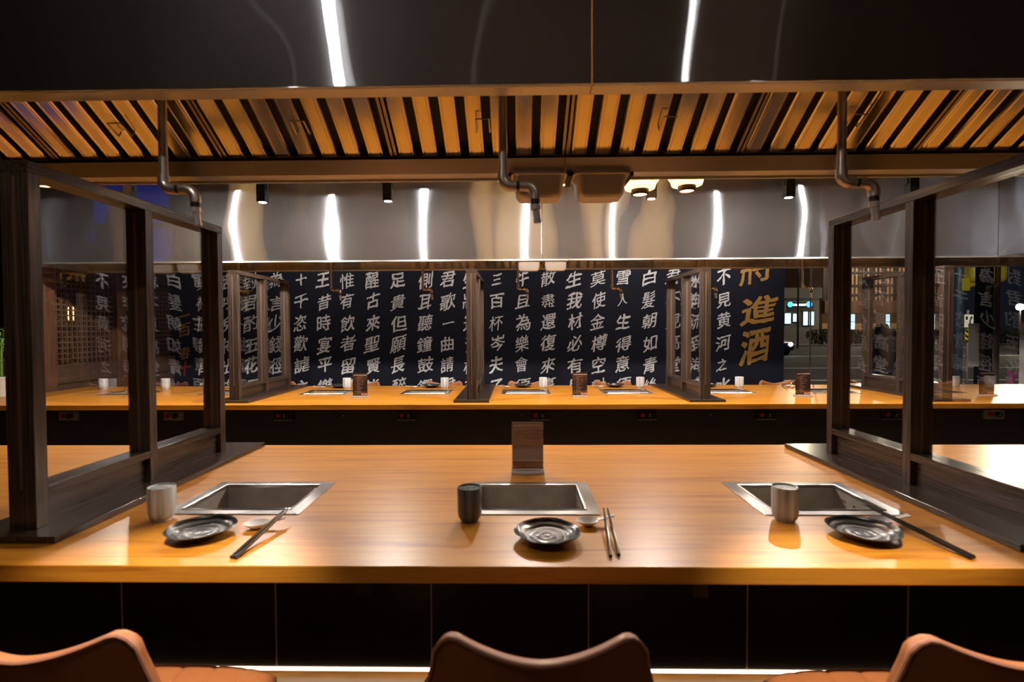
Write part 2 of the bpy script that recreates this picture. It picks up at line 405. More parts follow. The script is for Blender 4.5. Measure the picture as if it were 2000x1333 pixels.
COLS = ['不見黄河之水天上', '來奔流到海不復回', '君不見高堂明鏡悲', '白髮朝如青絲暮成', '雪人生得意須盡歡', '莫使金樽空對月天', '生我材必有用千金',
        '散盡還復來烹羊宰', '牛且為樂會須一飲', '三百杯岑夫子丹丘', '生將進酒杯莫停與', '君歌一曲請君為我', '側耳聽鐘鼓饌玉何', '足貴但願長醉不願',
        '醒古來聖賢皆寂寞', '惟有飲者留其名陳', '王昔時宴平樂斗酒', '十千恣歡謔主人何', '為言少錢徑須沽取', '對君酌五花馬千金', '裘呼兒將出換美酒', '與爾同銷萬古愁']
YP = YM - 0.012
mural = B(-4.15, 3.145, YM - 0.010, YM - 0.001, 0.0, ZC - 0.002).build('calligraphy_mural', M['navy'])
tag(mural, 'navy wall mural written with columns of white and gold brush calligraphy', 'mural')
items = []
for ci, (px, col) in enumerate(zip(CX, COLS)):
    for ri, ch in enumerate(col):
        rr = random.Random(ci * 31 + ri)
        z = 1.28 - (546 + 41.8 * ri - 642) * 0.00609 + rr.uniform(-0.012, 0.012)
        items.append((ch, px + rr.uniform(-0.012, 0.012), z, 0.196 * (0.75 if ch in '一三之人十' else 1), ci * 17 + ri * 3 + 1))
lettering('white_calligraphy', items, YP, M['brush'], mural, 1.0)
lettering('gold_title', [('將', 2.833, 2.01, 0.44, 3)], YP, M['gold'], mural, 1.1, bold=0.022, wide=1.1)
lettering('gold_title', [('進', 2.848, 1.485, 0.36, 9)], YP, M['gold'], mural, 1.1, bold=0.022, wide=1.3)
lettering('gold_title', [('酒', 2.803, 1.055, 0.42, 21)], YP, M['gold'], mural, 1.1, bold=0.026)
for ch, z, sd in (('一', 1.45, 5), ('百', 1.28, 6), ('春', 1.0, 7)): lettering('gold_signature', [(ch, -4.0, z, 0.16, sd)], YP, M['gold'], mural)
lettering('red_seal', [('十', -4.0, 0.82, 0.18, 8)], YP, M['seal'], mural)

# ---- the timber lattice wall on the left
lw = thing('lattice_wall', (XL, 4.34, 0), 'brown timber lattice screen forming the left end of the room', 'lattice screen')
for y0, y1 in ((4.345, 4.49), (5.19, 5.33)):
    B(XL - 0.14, XL, y0, y1, 0, 2.6).build('post', M['old_wood'], lw, bevel=0.006)
for y0, y1 in ((4.49, 5.19), (5.33, 6.085)):
    B(XL - 0.09, XL - 0.03, y0, y1, 0.0, 0.80).build('lower_board', M['lattice'], lw)
    B(XL - 0.11, XL - 0.01, y0, y1, 0.80, 0.97).build('rail', M['lattice'], lw, bevel=0.004)
    B(XL - 0.11, XL - 0.01, y0, y1, 1.82, 2.6).build('header', M['lattice'], lw, bevel=0.004)
    gm = MB(); n = int((y1 - y0) / 0.052)
    for i in range(1, n):
        y = y0 + (y1 - y0) * i / n; gm.box(XL - 0.07, XL - 0.045, y - 0.007, y + 0.007, 0.97, 1.82)
    for j in range(1, 17):
        z = 0.97 + 0.85 * j / 17; gm.box(XL - 0.075, XL - 0.05, y0, y1, z - 0.007, z + 0.007)
    gm.build('lattice_grid', M['lattice'], lw)
# a lit amber lamp seen through the lattice
lp = thing('wall_lamp', (-5.3, 6.02, 1.55), 'small amber wall lamp glimpsed through the left lattice', 'lamp')
B(-5.33, -5.27, 6.05, 6.10, 1.36, 1.60).build('bracket', M['black_metal'], lp)
MB().lathe([(0.03, 1.40), (0.035, 1.42), (0.035, 1.54), (0.03, 1.56)], 16, (-5.3, 6.01, 0)).build('lamp_shade', simple('amber_glass', (1, .5, .2), .3, emit=(1, .36, .08), estr=9), lp, smooth=True)

# ------------------------------------------------------------------ worktops
def slab(x0, x1, y0, y1, z0, z1, holes, mb=None):
    mb = mb or MB()
    if holes:
        hy0, hy1 = holes[0][2], holes[0][3]
        xs = [x0] + [v for h in holes for v in (h[0], h[1])] + [x1]; ys = [y0, hy0, hy1, y1]
    else:
        xs, ys = [x0, x1], [y0, y1]
    nx, ny = len(xs), len(ys); idx = {}
    vs = []
    for k, z in enumerate((z0, z1)):
        for j, y in enumerate(ys):
            for i, x in enumerate(xs):
                idx[i, j, k] = len(vs); vs.append((x, y, z))
    solid = lambda i, j: 0 <= i < nx - 1 and 0 <= j < ny - 1 and not (holes and j == 1 and i % 2 == 1)
    fs = []
    for j in range(ny - 1):
        for i in range(nx - 1):
            if not solid(i, j): continue
            fs.append((idx[i, j, 1], idx[i + 1, j, 1], idx[i + 1, j + 1, 1], idx[i, j + 1, 1]))
            fs.append((idx[i, j, 0], idx[i, j + 1, 0], idx[i + 1, j + 1, 0], idx[i + 1, j, 0]))
            if not solid(i - 1, j): fs.append((idx[i, j, 0], idx[i, j, 1], idx[i, j + 1, 1], idx[i, j + 1, 0]))
            if not solid(i + 1, j): fs.append((idx[i + 1, j, 0], idx[i + 1, j + 1, 0], idx[i + 1, j + 1, 1], idx[i + 1, j, 1]))
            if not solid(i, j - 1): fs.append((idx[i, j, 0], idx[i + 1, j, 0], idx[i + 1, j, 1], idx[i, j, 1]))
            if not solid(i, j + 1): fs.append((idx[i, j + 1, 0], idx[i, j + 1, 1], idx[i + 1, j + 1, 1], idx[i + 1, j + 1, 0]))
    return mb.add(vs, fs)
HW = 0.172
XF0, XF1 = -3.1, 3.1
FHX = [FWX[0] - 1.75] + FWX + [FWX[2] + 1.70]
top = slab(XF0, XF1, FC0, FC1, ZT - 0.039, ZT, [(x - HW, x + HW, WD[0] + 0.022, WD[1] - 0.022) for x in FHX]).build('worktop', M['oak'], bevel=0.002)
tag(top, 'long orange oak worktop of the near counter with three steel wells', 'countertop')
top2 = MB(); slab(-4.04, 4.70, BC0, BC1, ZT - 0.036, ZT, [(x - HW, x + HW, WB[0] + 0.022, WB[1] - 0.022) for x in BWX], top2)
top2.box(-4.9, -4.04, BC0, 4.33, ZT - 0.036, ZT).box(3.52, 4.70, 1.6, BC0, ZT - 0.036, ZT)
top2 = top2.build('worktop', M['oak'], bevel=0.002)
tag(top2, 'long orange oak worktop of the back counter below the calligraphy mural', 'countertop')

# near counter base: black panels, seam trims, warm strip light along the floor
fb = thing('counter_base', (0, 2.05, 0), 'black panelled base of the near counter with glowing floor strip', 'counter')
B(XF0, XF1, 1.875, 2.25, 0.0, ZT - 0.043).build('carcass', M['black_wood'], fb)
xs = [-1.466 + 0.5738 * k for k in range(-3, 9)]
for a, c in zip(xs[:-1], xs[1:]):
    if c < XF0 or a > XF1: continue
    B(max(a, XF0) + 0.003, min(c, XF1) - 0.003, 1.845, 1.875, 0.036, ZT - 0.043).build('front_panel', M['black_wood'], fb)
    if XF0 < a < XF1: B(a - 0.003, a + 0.003, 1.843, 1.875, 0.036, ZT - 0.043).build('seam_trim', M['seam'], fb)
B(XF0, XF1, 1.840, 1.868, 0.024, 0.034).build('strip_light', M['led'], fb)
for x in (-2.3, -0.40, 0.465, 2.3):
    B(x - 0.02, x + 0.02, 1.30, 1.843, ZT - 0.16, ZT - 0.043).build('support_bracket', M['black_metal'], fb)

# back counter base with a control box under every well
bb = thing('counter_base', (0, 3.9, 0), 'black panelled base of the back counter with red and black controls', 'counter')
B(-4.85, 4.1, 3.62, 4.08, 0.0, ZT - 0.037).build('carcass', M['black_wood'], bb)
B(3.58, 4.1, 1.65, 3.62, 0.0, ZT - 0.037).build('side_carcass', M['black_wood'], bb)
for i, x in enumerate([-3.222, -2.459, -1.664, -0.784, 0.160, 0.910, 1.740, 2.609, 3.313]):
    p = B(x - 0.067, x + 0.067, 3.598, 3.62, 0.635, 0.698).build('control_box', M['bezel' if i in (0, 1, 8) else 'black_plastic'], bb, bevel=0.002)
    if i not in (0, 1, 8):
        MB().box(x - 0.067, x + 0.067, 3.594, 3.598, 0.633, 0.637).build('edge_strip', M['bezel'], p)
    MB().lathe([(0.015, -0.012), (0.015, 0.0)], 20, (x - 0.033, 3.598, 0.668), axis='y').build('power_button', M['red_plastic'], p)
    MB().lathe([(0.017, -0.022), (0.020, -0.018), (0.021, 0.0)], 20, (x + 0.020, 3.598, 0.668), axis='y').build('control_knob', M['black_plastic'], p)
    B(x + 0.012, x + 0.019, 3.573, 3.577, 0.656, 0.680).build('knob_pointer', M['chrome'], p)
for x in (-2.83, -1.24, 0.03, 1.36, 2.37, 3.60):
    MB().lathe([(0.005, -0.004), (0.005, 0.0)], 12, (x, 3.62, 0.665), axis='y').build('screw', M['chrome'], bb)

# ------------------------------------------------------------------ cooking wells
PL = ['by the lattice wall', 'left of the leftmost back screen', 'right of the leftmost back screen',
      'left of the edge-on screen', 'right of the edge-on screen', 'left of the third screen',
      'right of the third screen', 'left of the rightmost screen', 'right of the rightmost screen']
FP = ['at the left place setting', 'at the centre place setting', 'at the right place setting']
def make_well(loc, label, group, flip=False):
    r = thing('cooking_well', loc, label, 'cooking well', group)
    ox, oy, ix, iy = 0.1985, 0.1535, 0.160, 0.117
    m = MB(); V = []
    for (a, c2, z) in ((ox, oy, 0.0005), (ox, oy, 0.003), (ix, iy, 0.003), (ix, iy, 0.0005)):
        V += [(-a, -c2, z), (a, -c2, z), (a, c2, z), (-a, c2, z)]
    fs = []
    for j in range(4):
        k = (j + 1) % 4
        for i in range(4): fs.append((j * 4 + i, j * 4 + (i + 1) % 4, k * 4 + (i + 1) % 4, k * 4 + i))
    m.add(V, fs).build('flange', M['flange'], r, world=False, bevel=0.001)
    m = MB()                                              # polished lip round the opening
    V = []
    for (a, c2, z) in ((ix + .004, iy + .004, 0.003), (ix + .002, iy + .002, 0.006), (ix - .003, iy - .003, 0.005), (ix - .005, iy - .005, -0.004)):
        V += [(-a, -c2, z), (a, -c2, z), (a, c2, z), (-a, c2, z)]
    fs = [(j * 4 + i, j * 4 + (i + 1) % 4, j * 4 + 4 + (i + 1) % 4, j * 4 + 4 + i) for j in range(3) for i in range(4)]
    m.add(V, fs).build('rolled_lip', M['flange'], r, world=False, smooth=False)
    m = MB(); V = []; d = 0.125; t = 0.002
    for (a, c2, z) in ((ix - .004, iy - .004, 0.0), (ix - .006, iy - .006, -d), (ix - .003, iy - .003, -d - t), (ix, iy, 0.0)):
        V += [(-a, -c2, z), (a, -c2, z), (a, c2, z), (-a, c2, z)]
    fs = [(j * 4 + i, j * 4 + (i + 1) % 4, j * 4 + 4 + (i + 1) % 4, j * 4 + 4 + i) for j in (0, 2) for i in range(4)] + [(4, 5, 6, 7), (8, 9, 10, 11)]
    m.add(V, fs).build('basin', M['well'], r, world=False)
    for (yy, zz) in ((0.055, -0.028), (0.005, -0.030), (-0.05, -0.022)):
        MB().lathe([(0.0045, -0.004), (0.0035, 0.0)], 12, (ix - 0.0045, yy, zz), axis='x').build('bolt', M['chrome'], r, world=False)
    mm = MB()
    for k, (xx, ww) in enumerate(((-0.050, .008), (-0.036, .012), (-0.020, .009), (-0.006, .013), (0.012, .006))):
        mm.box(xx, xx + ww, 0.130, 0.134 + 0.003 * (k % 2), 0.0031, 0.0034)
    tag(mm.build('printed_marks', M['black_plastic'], r, world=False))
    return r
w0 = make_well((FWX[0], sum(WD) / 2, ZT), '', 'wells in the near counter')
LBL_W = ['open steel cooking well in the near counter beside the pale cup at left', 'open steel cooking well at the middle of the near counter behind the centre plate',
         'open steel cooking well in the near counter beside the right partition screen']
for i, x in enumerate(FWX):
    o = w0 if i == 0 else copy_tree(w0)
    o.location = (x, sum(WD) / 2, ZT); o['label'] = LBL_W[i]
for x, s in ((FHX[0], 'left'), (FHX[4], 'right')):
    o = copy_tree(w0); o.location = (x, sum(WD) / 2, ZT); o['label'] = f'steel cooking well in the near counter beyond the {s} near partition screen'
for i, x in enumerate(BWX):
    o = copy_tree(w0); o.location = (x, sum(WB) / 2, ZT); o.rotation_euler.z = math.pi
    o['group'] = 'wells in the back counter'; o['label'] = 'steel cooking well in the back counter ' + PL[i]

# ------------------------------------------------------------------ partition screens
def make_screen(loc, y0, y1, label, group, zt=1.713):
    """base board y0..y1 (local y from 0), frame of three posts with two clear panes"""
    r = thing('partition_screen', loc, label, 'partition screen', group)
    L = y1 - y0; z0 = 0.0; h = zt - ZT; w2 = 0.036; d = 0.036
    B(-0.127, 0.127, 0, L, 0.001, 0.018).build('base_board', M['ebony_y'], r, world=False, bevel=0.002)
    ys = [0.048, 0.048 + (L - 0.20 - d) * 0.50, L - 0.152 - d]
    for y in ys:
        p = B(-w2, w2, y, y + d, 0.018, h - 0.03).build('post', M['ebony'], r, world=False, bevel=0.0015)
        MB().box(-0.004, 0.004, y - 0.0012, y + d + 0.0012, 0.12, h - 0.04).build('glazing_groove', M['seam_brown'], p, world=False)
    B(-w2, w2, ys[0], ys[2] + d, h - 0.03, h).build('top_rail', M['ebony_y'], r, world=False, bevel=0.0015)
    for a, c in ((ys[0] + d, ys[1]), (ys[1] + d, ys[2])):
        B(-w2, w2, a, c, 0.098, 0.122).build('bottom_rail', M['ebony_y'], r, world=False, bevel=0.0015)
        B(-0.018, 0.018, a, c, 0.018, 0.098).build('kick_board', M['ebony_y'], r, world=False)
        B(-0.0025, 0.0025, a + 0.0005, c - 0.0005, 0.1225, h - 0.0305).build('clear_pane', M['glass'], r, world=False)
    return r
M['seam_brown'] = simple('brown_glazing_groove', (0.10, 0.060, 0.036), 0.5)
s0 = make_screen((SCREENS_F[0], 1.238, ZT), 1.238, 2.297, 'large dark wood framed clear screen standing at the left of the near counter', 'screens on the near counter')
o = copy_tree(s0); o.location.x = SCREENS_F[1]; o.location.y = 1.205; o['label'] = 'large dark wood framed clear screen standing at the right of the near counter'
sb = make_screen((SCREENS_B[0], 3.64, ZT), 3.64, 4.70, '', 'screens on the back counter')
LB = ['dark framed clear screen on the back counter, leftmost of the four', 'dark framed clear screen seen almost edge-on at the middle of the back counter',
      'dark framed clear screen on the back counter left of the gold title', 'dark framed clear screen on the back counter in front of the street window']
for i, x in enumerate(SCREENS_B):
    o = sb if i == 0 else copy_tree(sb); o.location.x = x; o['label'] = LB[i]

# ------------------------------------------------------------------ hoods
def filter_panel(parent, x0, x1, ya, za, yb, zb):
    """baffle filter sloping from the gutter (ya, za) up to (yb, zb)"""
    d = Vector((0, yb - ya, zb - za)); up = Vector((0, -d.z, d.y)).normalized()
    if up.z < 0: up = -up
    per = 0.0845; n = max(1, round((x1 - x0 - 0.02) / per)); per = (x1 - x0 - 0.02) / n
    A = Vector((0, ya, za)); E = A + d
    f = MB(); k = MB()
    for i in range(n):
        xa = x0 + 0.01 + i * per
        sec = [(0.004, 0.024), (0.004, 0.004), (0.008, 0.0), (0.013, 0.0), (0.0145, 0.002), (0.017, 0.002), (0.0185, 0.0), (0.050, 0.0), (0.0515, 0.002), (0.054, 0.002), (0.0555, 0.0), (0.059, 0.0), (0.062, 0.004), (0.062, 0.024)]
        V = []
        for u, h in sec:
            for q in (A + d * 0.015, E): V.append(Vector((xa + u * per / 0.0845, 0, 0)) + q + up * h)
        f.add(V, [(2 * j, 2 * j + 2, 2 * j + 3, 2 * j + 1) for j in range(len(sec) - 1)])
    V = [Vector((x, 0, 0)) + q + up * 0.026 for x in (x0, x1) for q in (A, E)]
    o = f.build('baffle_filter', M['filter'], parent)
    k.add(V, [(0, 2, 3, 1)]).build('filter_channel_back', M['filter_dark'], o)
    rim = MB()
    for xx in (x0, x1 - 0.009):
        V = [Vector((xx + dx, 0, 0)) + q + up * h for dx in (0, 0.009) for q in (A, E) for h in (-0.002, 0.026)]
        rim.add(V, [(0, 1, 3, 2), (4, 6, 7, 5), (0, 4, 5, 1), (2, 3, 7, 6), (0, 2, 6, 4), (1, 5, 7, 3)])
    V = [Vector((x, 0, 0)) + A + d * t + up * h for x in (x0, x1) for t in (0, 0.02) for h in (-0.004, 0.026)]
    rim.add(V, [(0, 1, 3, 2), (4, 6, 7, 5), (0, 4, 5, 1), (2, 3, 7, 6), (0, 2, 6, 4), (1, 5, 7, 3)])
    rim.build('filter_frame', M['steel_in'], o)
    xm = (x0 + x1) / 2 + 0.02; pts = []
    for (u, t, h) in ((-0.022, 0.30, 0.0), (-0.022, 0.30, -0.014), (-0.021, 0.44, -0.020), (0.021, 0.44, -0.020), (0.022, 0.30, -0.014), (0.022, 0.30, 0.0)):
        pts.append(Vector((xm + u, 0, 0)) + A + d * (t * 0.6) + up * h)
    MB().tube(pts, 0.0028, 8).build('wire_handle', M['pipe'], o)
    return o
def make_hood(x0, x1, yc, ya, label, filters, zt=ZC - 0.001, corner=None, ends=()):
    """yc guests' side panel, ya aisle side panel"""
    s = 1 if ya > yc else -1; t = 0.012 * s
    r = thing('exhaust_hood', ((x0 + x1) / 2, (yc + ya) / 2, ZH), label, 'exhaust hood', 'steel exhaust hoods')
    def Bx(xa, xb, y0, y1, z0, z1): return B(xa, xb, min(y0, y1), max(y0, y1), z0, z1)
    Bx(x0, x1, yc, yc + t, ZH, zt).build('front_panel', M['steel'], r, bevel=0.0015)
    Bx(x0, x1, yc + t, yc + s * 0.056, ZH, ZH + 0.010).build('bottom_lip', M['steel_rail'], r, bevel=0.0015)
    xe = corner if corner else x1
    Bx(x0, xe, ya, ya - t, ZH + 0.001, zt).build('back_panel', M['steel'], r, bevel=0.0015)
    g = MB()                                                          # gutter rail under the filters
    g.add([(x, y, z) for x in (x0, xe) for (y, z) in ((ya - t, ZH), (ya - s * 0.070, ZH), (ya - s * 0.096, ZH + 0.044), (ya - s * 0.090, ZH + 0.046), (ya - s * 0.064, ZH + 0.010), (ya - t, ZH + 0.010))],
          [(0, 1, 7, 6), (1, 2, 8, 7), (2, 3, 9, 8), (3, 4, 10, 9), (4, 5, 11, 10), (5, 0, 6, 11), (5, 4, 3, 2, 1, 0), (6, 7, 8, 9, 10, 11)])
    g.build('gutter_rail', M['steel_rail'], r)
    Bx(x0, xe, ya - s * 0.004, ya + s * 0.006, ZH - 0.006, ZH + 0.004).build('rail_edge', M['steel_rail'], r)
    for a, c in filters:
        filter_panel(r, a, c, ya - s * 0.078, ZH + 0.052, yc + s * 0.10, ZH + 0.052 + 0.62 * (abs(ya - yc) - 0.178))
    Bx(x0, x1, yc + t, ya - t, 2.60, 2.61).build('inner_top', M['filter_dark'], r)
    for x in ends: Bx(x, x + 0.01, yc + t, ya - t, ZH, zt).build('end_panel', M['steel'], r)
    return r
SX = 0.170
fx = lambda a, n, w=0.597: [(a + i * w + 0.003, a + (i + 1) * w - 0.003) for i in range(n)]
make_hood(SX - 5 * 0.597, SX - 0.0015, FH0, FH1, 'near steel exhaust hood module left of the centre seam', fx(SX - 5 * 0.597, 5), ends=(SX - 5 * 0.597,))
make_hood(SX + 0.0015, SX + 5 * 0.597, FH0, FH1, 'near steel exhaust hood module right of the centre seam', fx(SX + 0.0015, 5), ends=(SX + 5 * 0.597 - 0.01,))
make_hood(-4.05, 0.1985, BH1, BH0, 'back steel exhaust hood module left of its centre seam', fx(0.20 - 7 * 0.597, 7), ends=(-4.05,))
make_hood(0.2015, 4.46, BH1, BH0, 'back steel exhaust hood module right of its centre seam', fx(0.2015, 6, 0.592), corner=3.765, ends=(4.45,))
hw = thing('exhaust_hood', (4.1, 3.0, ZH), 'steel exhaust hood wing turning forward at the far right corner', 'exhaust hood', 'steel exhaust hoods')
B(3.767, 3.779, 1.7, BH0 - 0.002, ZH, ZC - 0.001).build('front_panel', M['steel'], hw, bevel=0.0015)
B(4.448, 4.46, 1.7, BH0 - 0.002, ZH, ZC - 0.001).build('back_panel', M['steel'], hw, bevel=0.0015)
B(3.779, 4.448, 1.7, BH0 - 0.002, ZH + 0.02, ZH + 0.03).build('bottom_lining', M['steel_in'], hw)
B(3.779, 3.845, 1.7, BH0 - 0.002, ZH, ZH + 0.012).build('bottom_lip', M['steel_rail'], hw)

# grease trays hung below the gutters
def make_tray(loc, label):
    r = thing('grease_tray', loc, label, 'grease tray', 'grease trays under the hoods')
    def shell(w, d, z): return [(-w, -d), (w, -d), (w, d), (-w, d)]
    m = MB(); V = []; rings = [(0.0985, 0.070, 0.0), (0.0985, 0.070, 0.004), (0.090, 0.060, 0.004), (0.087, 0.056, -0.002), (0.081, 0.050, -0.060), (0.070, 0.040, -0.074)]
    for a, d, z in rings:
        rr = 0.022
        for (sx, sy, a0) in ((1, 1, 0), (-1, 1, 90), (-1, -1, 180), (1, -1, 270)):
            for q in range(5):
                an = R(a0 + q * 22.5); V.append((sx * (a - rr) + rr * math.cos(an), sy * (d - rr) + rr * math.sin(an), z))
    n = 20; fs = [(j * n + i, j * n + (i + 1) % n, (j + 1) * n + (i + 1) % n, (j + 1) * n + i) for j in range(len(rings) - 1) for i in range(n)]
    fs.append(tuple((len(rings) - 1) * n + i for i in range(n)))
    m.add(V, fs).build('pan', M['pan'], r, world=False, smooth=True, solid=0.002)
    for sx in (-1, 1):
        B(sx * 0.1035 - 0.004, sx * 0.1035 + 0.004, -0.070, 0.070, -0.008, 0.0055).build('slide_rail', M['filter_dark'], r, world=False)
    return r
M['pan'] = simple('satin_tray_steel', (0.66, 0.62, 0.58), 0.36, 0.8)
tr = make_tray((0.082, FH1 - 0.025, 1.852 - 0.012), 'rounded steel grease tray under the near hood, left one of the pair')
tr.location.z = ZH - 0.016; 
LT = [((0.080, FH1 - 0.03), 'rounded steel grease tray under the near hood left of the seam'), ((0.296, FH1 - 0.03), 'rounded steel grease tray under the near hood right of the seam'),
      ((0.096, BH0 + 0.035), 'small bright grease tray under the back hood left of its seam'), ((0.309, BH0 + 0.035), 'small bright grease tray under the back hood right of its seam')]
for i, ((x, y), l) in enumerate(LT):
    o = tr if i == 0 else copy_tree(tr); o.location = (x, y, ZH - 0.0125); o['label'] = l

# broth taps hanging from the hoods
def make_tap(loc, label, group, sd=1):
    r = thing('broth_tap', loc, label, 'tap', group)
    B0 = -0.185
    MB().tube([(0, -sd * 0.1335, 0.14), (0, -sd * 0.03, 0.14), (0, -sd * 0.010, 0.130), (0, 0, 0.110), (0, 0, B0 + 0.03)], 0.0105, 14).build('pipe', M['pipe'], r, world=False, smooth=True)
    pts = [(0, 0, B0 + 0.035)] + [(0.020 - 0.020 * math.cos(a), 0, B0 + 0.020 - 0.020 * math.sin(a)) for a in [R(15 * k) for k in range(7)]] + [(0.034, 0, B0)]
    MB().tube(pts, 0.0135, 14).build('elbow', M['pipe'], r, world=False, smooth=True)
    MB().tube([(0.033, 0, B0), (0.043, 0, B0)], 0.0115, 14).build('dark_collar', M['collar'], r, world=False, smooth=True)
    pts = [(0.042, 0, B0), (0.055, 0, B0)] + [(0.055 + 0.026 * math.sin(a), 0, B0 - 0.026 + 0.026 * math.cos(a)) for a in [R(15 * k) for k in range(1, 7)]] + [(0.081, 0, B0 - 0.035)]
    MB().tube(pts, 0.0135, 14).build('spout_bend', M['pipe'], r, world=False, smooth=True)
    MB().tube([(0.081, 0, B0 - 0.034), (0.0815, 0, B0 - 0.050)], 0.0115, 14).build('dark_collar', M['collar'], r, world=False, smooth=True)
    MB().tube([(0.0815, 0, B0 - 0.048), (0.082, 0, B0 - 0.060), (0.083, 0, B0 - 0.061), (0.086, 0, B0 - 0.085)], [0.0125, 0.0125, 0.009, 0.0085], 16).build('nozzle', M['nozzle'], r, world=False, smooth=True)
    MB().tube([(0.086, 0, B0 - 0.085), (0.0868, 0, B0 - 0.094)], [0.0095, 0.0095], 16).build('nozzle_tip', M['nozzle'], r, world=False, smooth=True)
    return r
tp = make_tap((-0.9, 1.31, ZH), '', 'taps under the near hood')
LTF = ['bent steel tap pipe hanging from the near hood over the left screen', 'bent steel tap pipe hanging from the near hood before the grease trays', 'bent steel tap pipe hanging from the near hood by the right screen']
for i, x in enumerate([-0.903, -0.034, 0.813]):
    o = tp if i == 0 else copy_tree(tp); o.location = (x, 1.305, ZH); o['label'] = LTF[i]
tp = make_tap((-2.55, 4.58, ZH), '', 'taps under the back hood', -1)
for i, x in enumerate([-2.555, -1.702, -0.859, 0.011, 0.862, 1.716, 2.573]):
    o = tp if i == 0 else copy_tree(tp); o.location = (x, BH1 - 0.146, ZH)
    o['label'] = 'slim bent tap pipe under the back hood, ' + ['leftmost of seven', 'second from the left of seven', 'third from the left of seven', 'the one below the grease trays', 'third from the right of seven', 'beside the gold title', 'in front of the street window'][i]

# ------------------------------------------------------------------ tableware
def make_cup(loc, label, body, inner, group, h=0.092, r=0.0355):
    t = thing('tea_cup', loc, label, 'cup', group)
    MB().lathe([(r * .72, 0.0), (r * .74, 0.005), (r * .84, 0.008), (r * .93, 0.014), (r * .985, 0.026), (r, 0.040), (r, h - 0.003), (r - 0.0012, h), (r - 0.003, h - 0.001), (r - 0.0035, h - 0.004)], 40).build('cup_wall', body, t, world=False, smooth=True)
    MB().lathe([(r - 0.0035, h - 0.0035), (r - 0.004, 0.030), (r * .72, 0.012), (0.002, 0.010)], 40, caps=False).build('cup_inside', inner, t, world=False, smooth=True)
    return t
def make_plate(loc, label, group, rz=0):
    t = thing('small_plate', loc, label, 'plate', group, rz)
    def wob(r, z, a):
        k = max(0, (r - 0.03) / 0.05)
        return r * (1 + k * (0.012 * math.sin(3 * a + 0.5) + 0.010 * math.sin(7 * a))), z + k * (0.0006 * math.sin(5 * a) + 0.0004 * math.sin(9 * a + 1))
    MB().lathe([(0.001, 0.006), (0.034, 0.006), (0.036, 0.000), (0.040, 0.000), (0.043, 0.006), (0.062, 0.012), (0.081, 0.0235), (0.0825, 0.0255), (0.0815, 0.0268), (0.070, 0.0190), (0.058, 0.0125), (0.050, 0.0105), (0.001, 0.0095)], 72, wob=wob, caps=False).build('plate_body', M['plate'], t, world=False, smooth=True)
    return t
def make_spoon(loc, label, group, rz=0):
    t = thing('soup_spoon', loc, label, 'spoon', group, rz)
    def bowl(u, v):
        a = 2 * math.pi * u; k = v
        rx, ry = 0.031, 0.024
        if k < 0.5: s = k * 2; return (rx * s * math.cos(a), ry * s * math.sin(a), 0.003 + 0.013 * s ** 2.2)
        s = 1 - (k - 0.5) * 2; s2 = s * 0.99 + 0.0
        return ((rx + 0.002) * s2 * math.cos(a), (ry + 0.002) * s2 * math.sin(a), -0.000 + 0.0165 * s2 ** 2.0)
    MB().grid(bowl, 32, 14).build('bowl', M['white_glaze'], t, world=False, smooth=True)
    hm = MB()
    def hand(u, v):
        a = 2 * math.pi * u; x = 0.026 + 0.046 * v; w = 0.0065 + 0.003 * v; th = 0.0028
        return (x, w * math.cos(a), 0.0135 + 0.010 * v + th * math.sin(a) + 0.002 * math.cos(a) ** 2)
    hm.grid(hand, 16, 8); n = len(hm.v); hm.f.append(tuple(range(16))[::-1]); hm.f.append(tuple(8 * 17 + i for i in range(16)))
    hm.build('handle', M['white_glaze'], t, world=False, smooth=True)
    return t
def chopstick(p0, p1, label, group, thick=0.0038, cat='chopstick'):
    a, c = Vector(p0), Vector(p1); mid = (a + c) / 2
    L = (c - a).length
    m = MB(); V = []
    for tt, r in ((0, thick), (0.02, thick * 1.06), (0.55, thick * 0.95), (0.98, thick * 0.5), (1, thick * 0.4)):
        x = (tt - 0.5) * L
        for k in range(8): V.append((x, r * 1.15 * math.cos(R(22.5 + 45 * k)), r * 1.15 * math.sin(R(22.5 + 45 * k))))
    fs = [(j * 8 + i, j * 8 + (i + 1) % 8, (j + 1) * 8 + (i + 1) % 8, (j + 1) * 8 + i) for j in range(4) for i in range(8)] + [tuple(range(8))[::-1], tuple(range(32, 40))]
    o = m.add(V, fs).build('chopstick', M['chop'])
    d = (c - a).normalized()
    o.location = mid; o.rotation_mode = 'QUATERNION'; o.rotation_quaternion = Vector((1, 0, 0)).rotation_difference(d)
    return tag(o, label, cat, group)

# near counter
make_cup((-0.996, 1.404, ZT), 'pale blue striped tea cup at the left place setting', M['cup_pale'], M['cup_in'], 'tea cups on the near counter', 0.094, 0.0348)
make_cup((-0.133, 1.399, ZT), 'shade-darkened striped tea cup with teal inside at the centre place setting', M['cup_dark'], M['cup_in_dark'], 'tea cups on the near counter', 0.094, 0.0340)
make_cup((0.732, 1.405, ZT), 'grey striped tea cup at the right place setting', M['cup_mid'], M['cup_in'], 'tea cups on the near counter', 0.094, 0.0340)
make_plate((-0.814, 1.290, ZT), 'black swirled plate at the left place setting of the near counter', 'black plates on the near counter')
make_plate((0.073, 1.270, ZT), 'black swirled plate at the centre place setting of the near counter', 'black plates on the near counter', 1.1)
make_plate((0.870, 1.293, ZT), 'black swirled plate at the right place setting of the near counter', 'black plates on the near counter', 2.3)
make_spoon((-0.697, 1.340, ZT), 'white porcelain spoon under the chopsticks at the left place setting', 'spoons on the near counter', R(12))
make_spoon((0.188, 1.363, ZT), 'white porcelain spoon under the chopsticks at the centre place setting', 'spoons on the near counter', R(10))
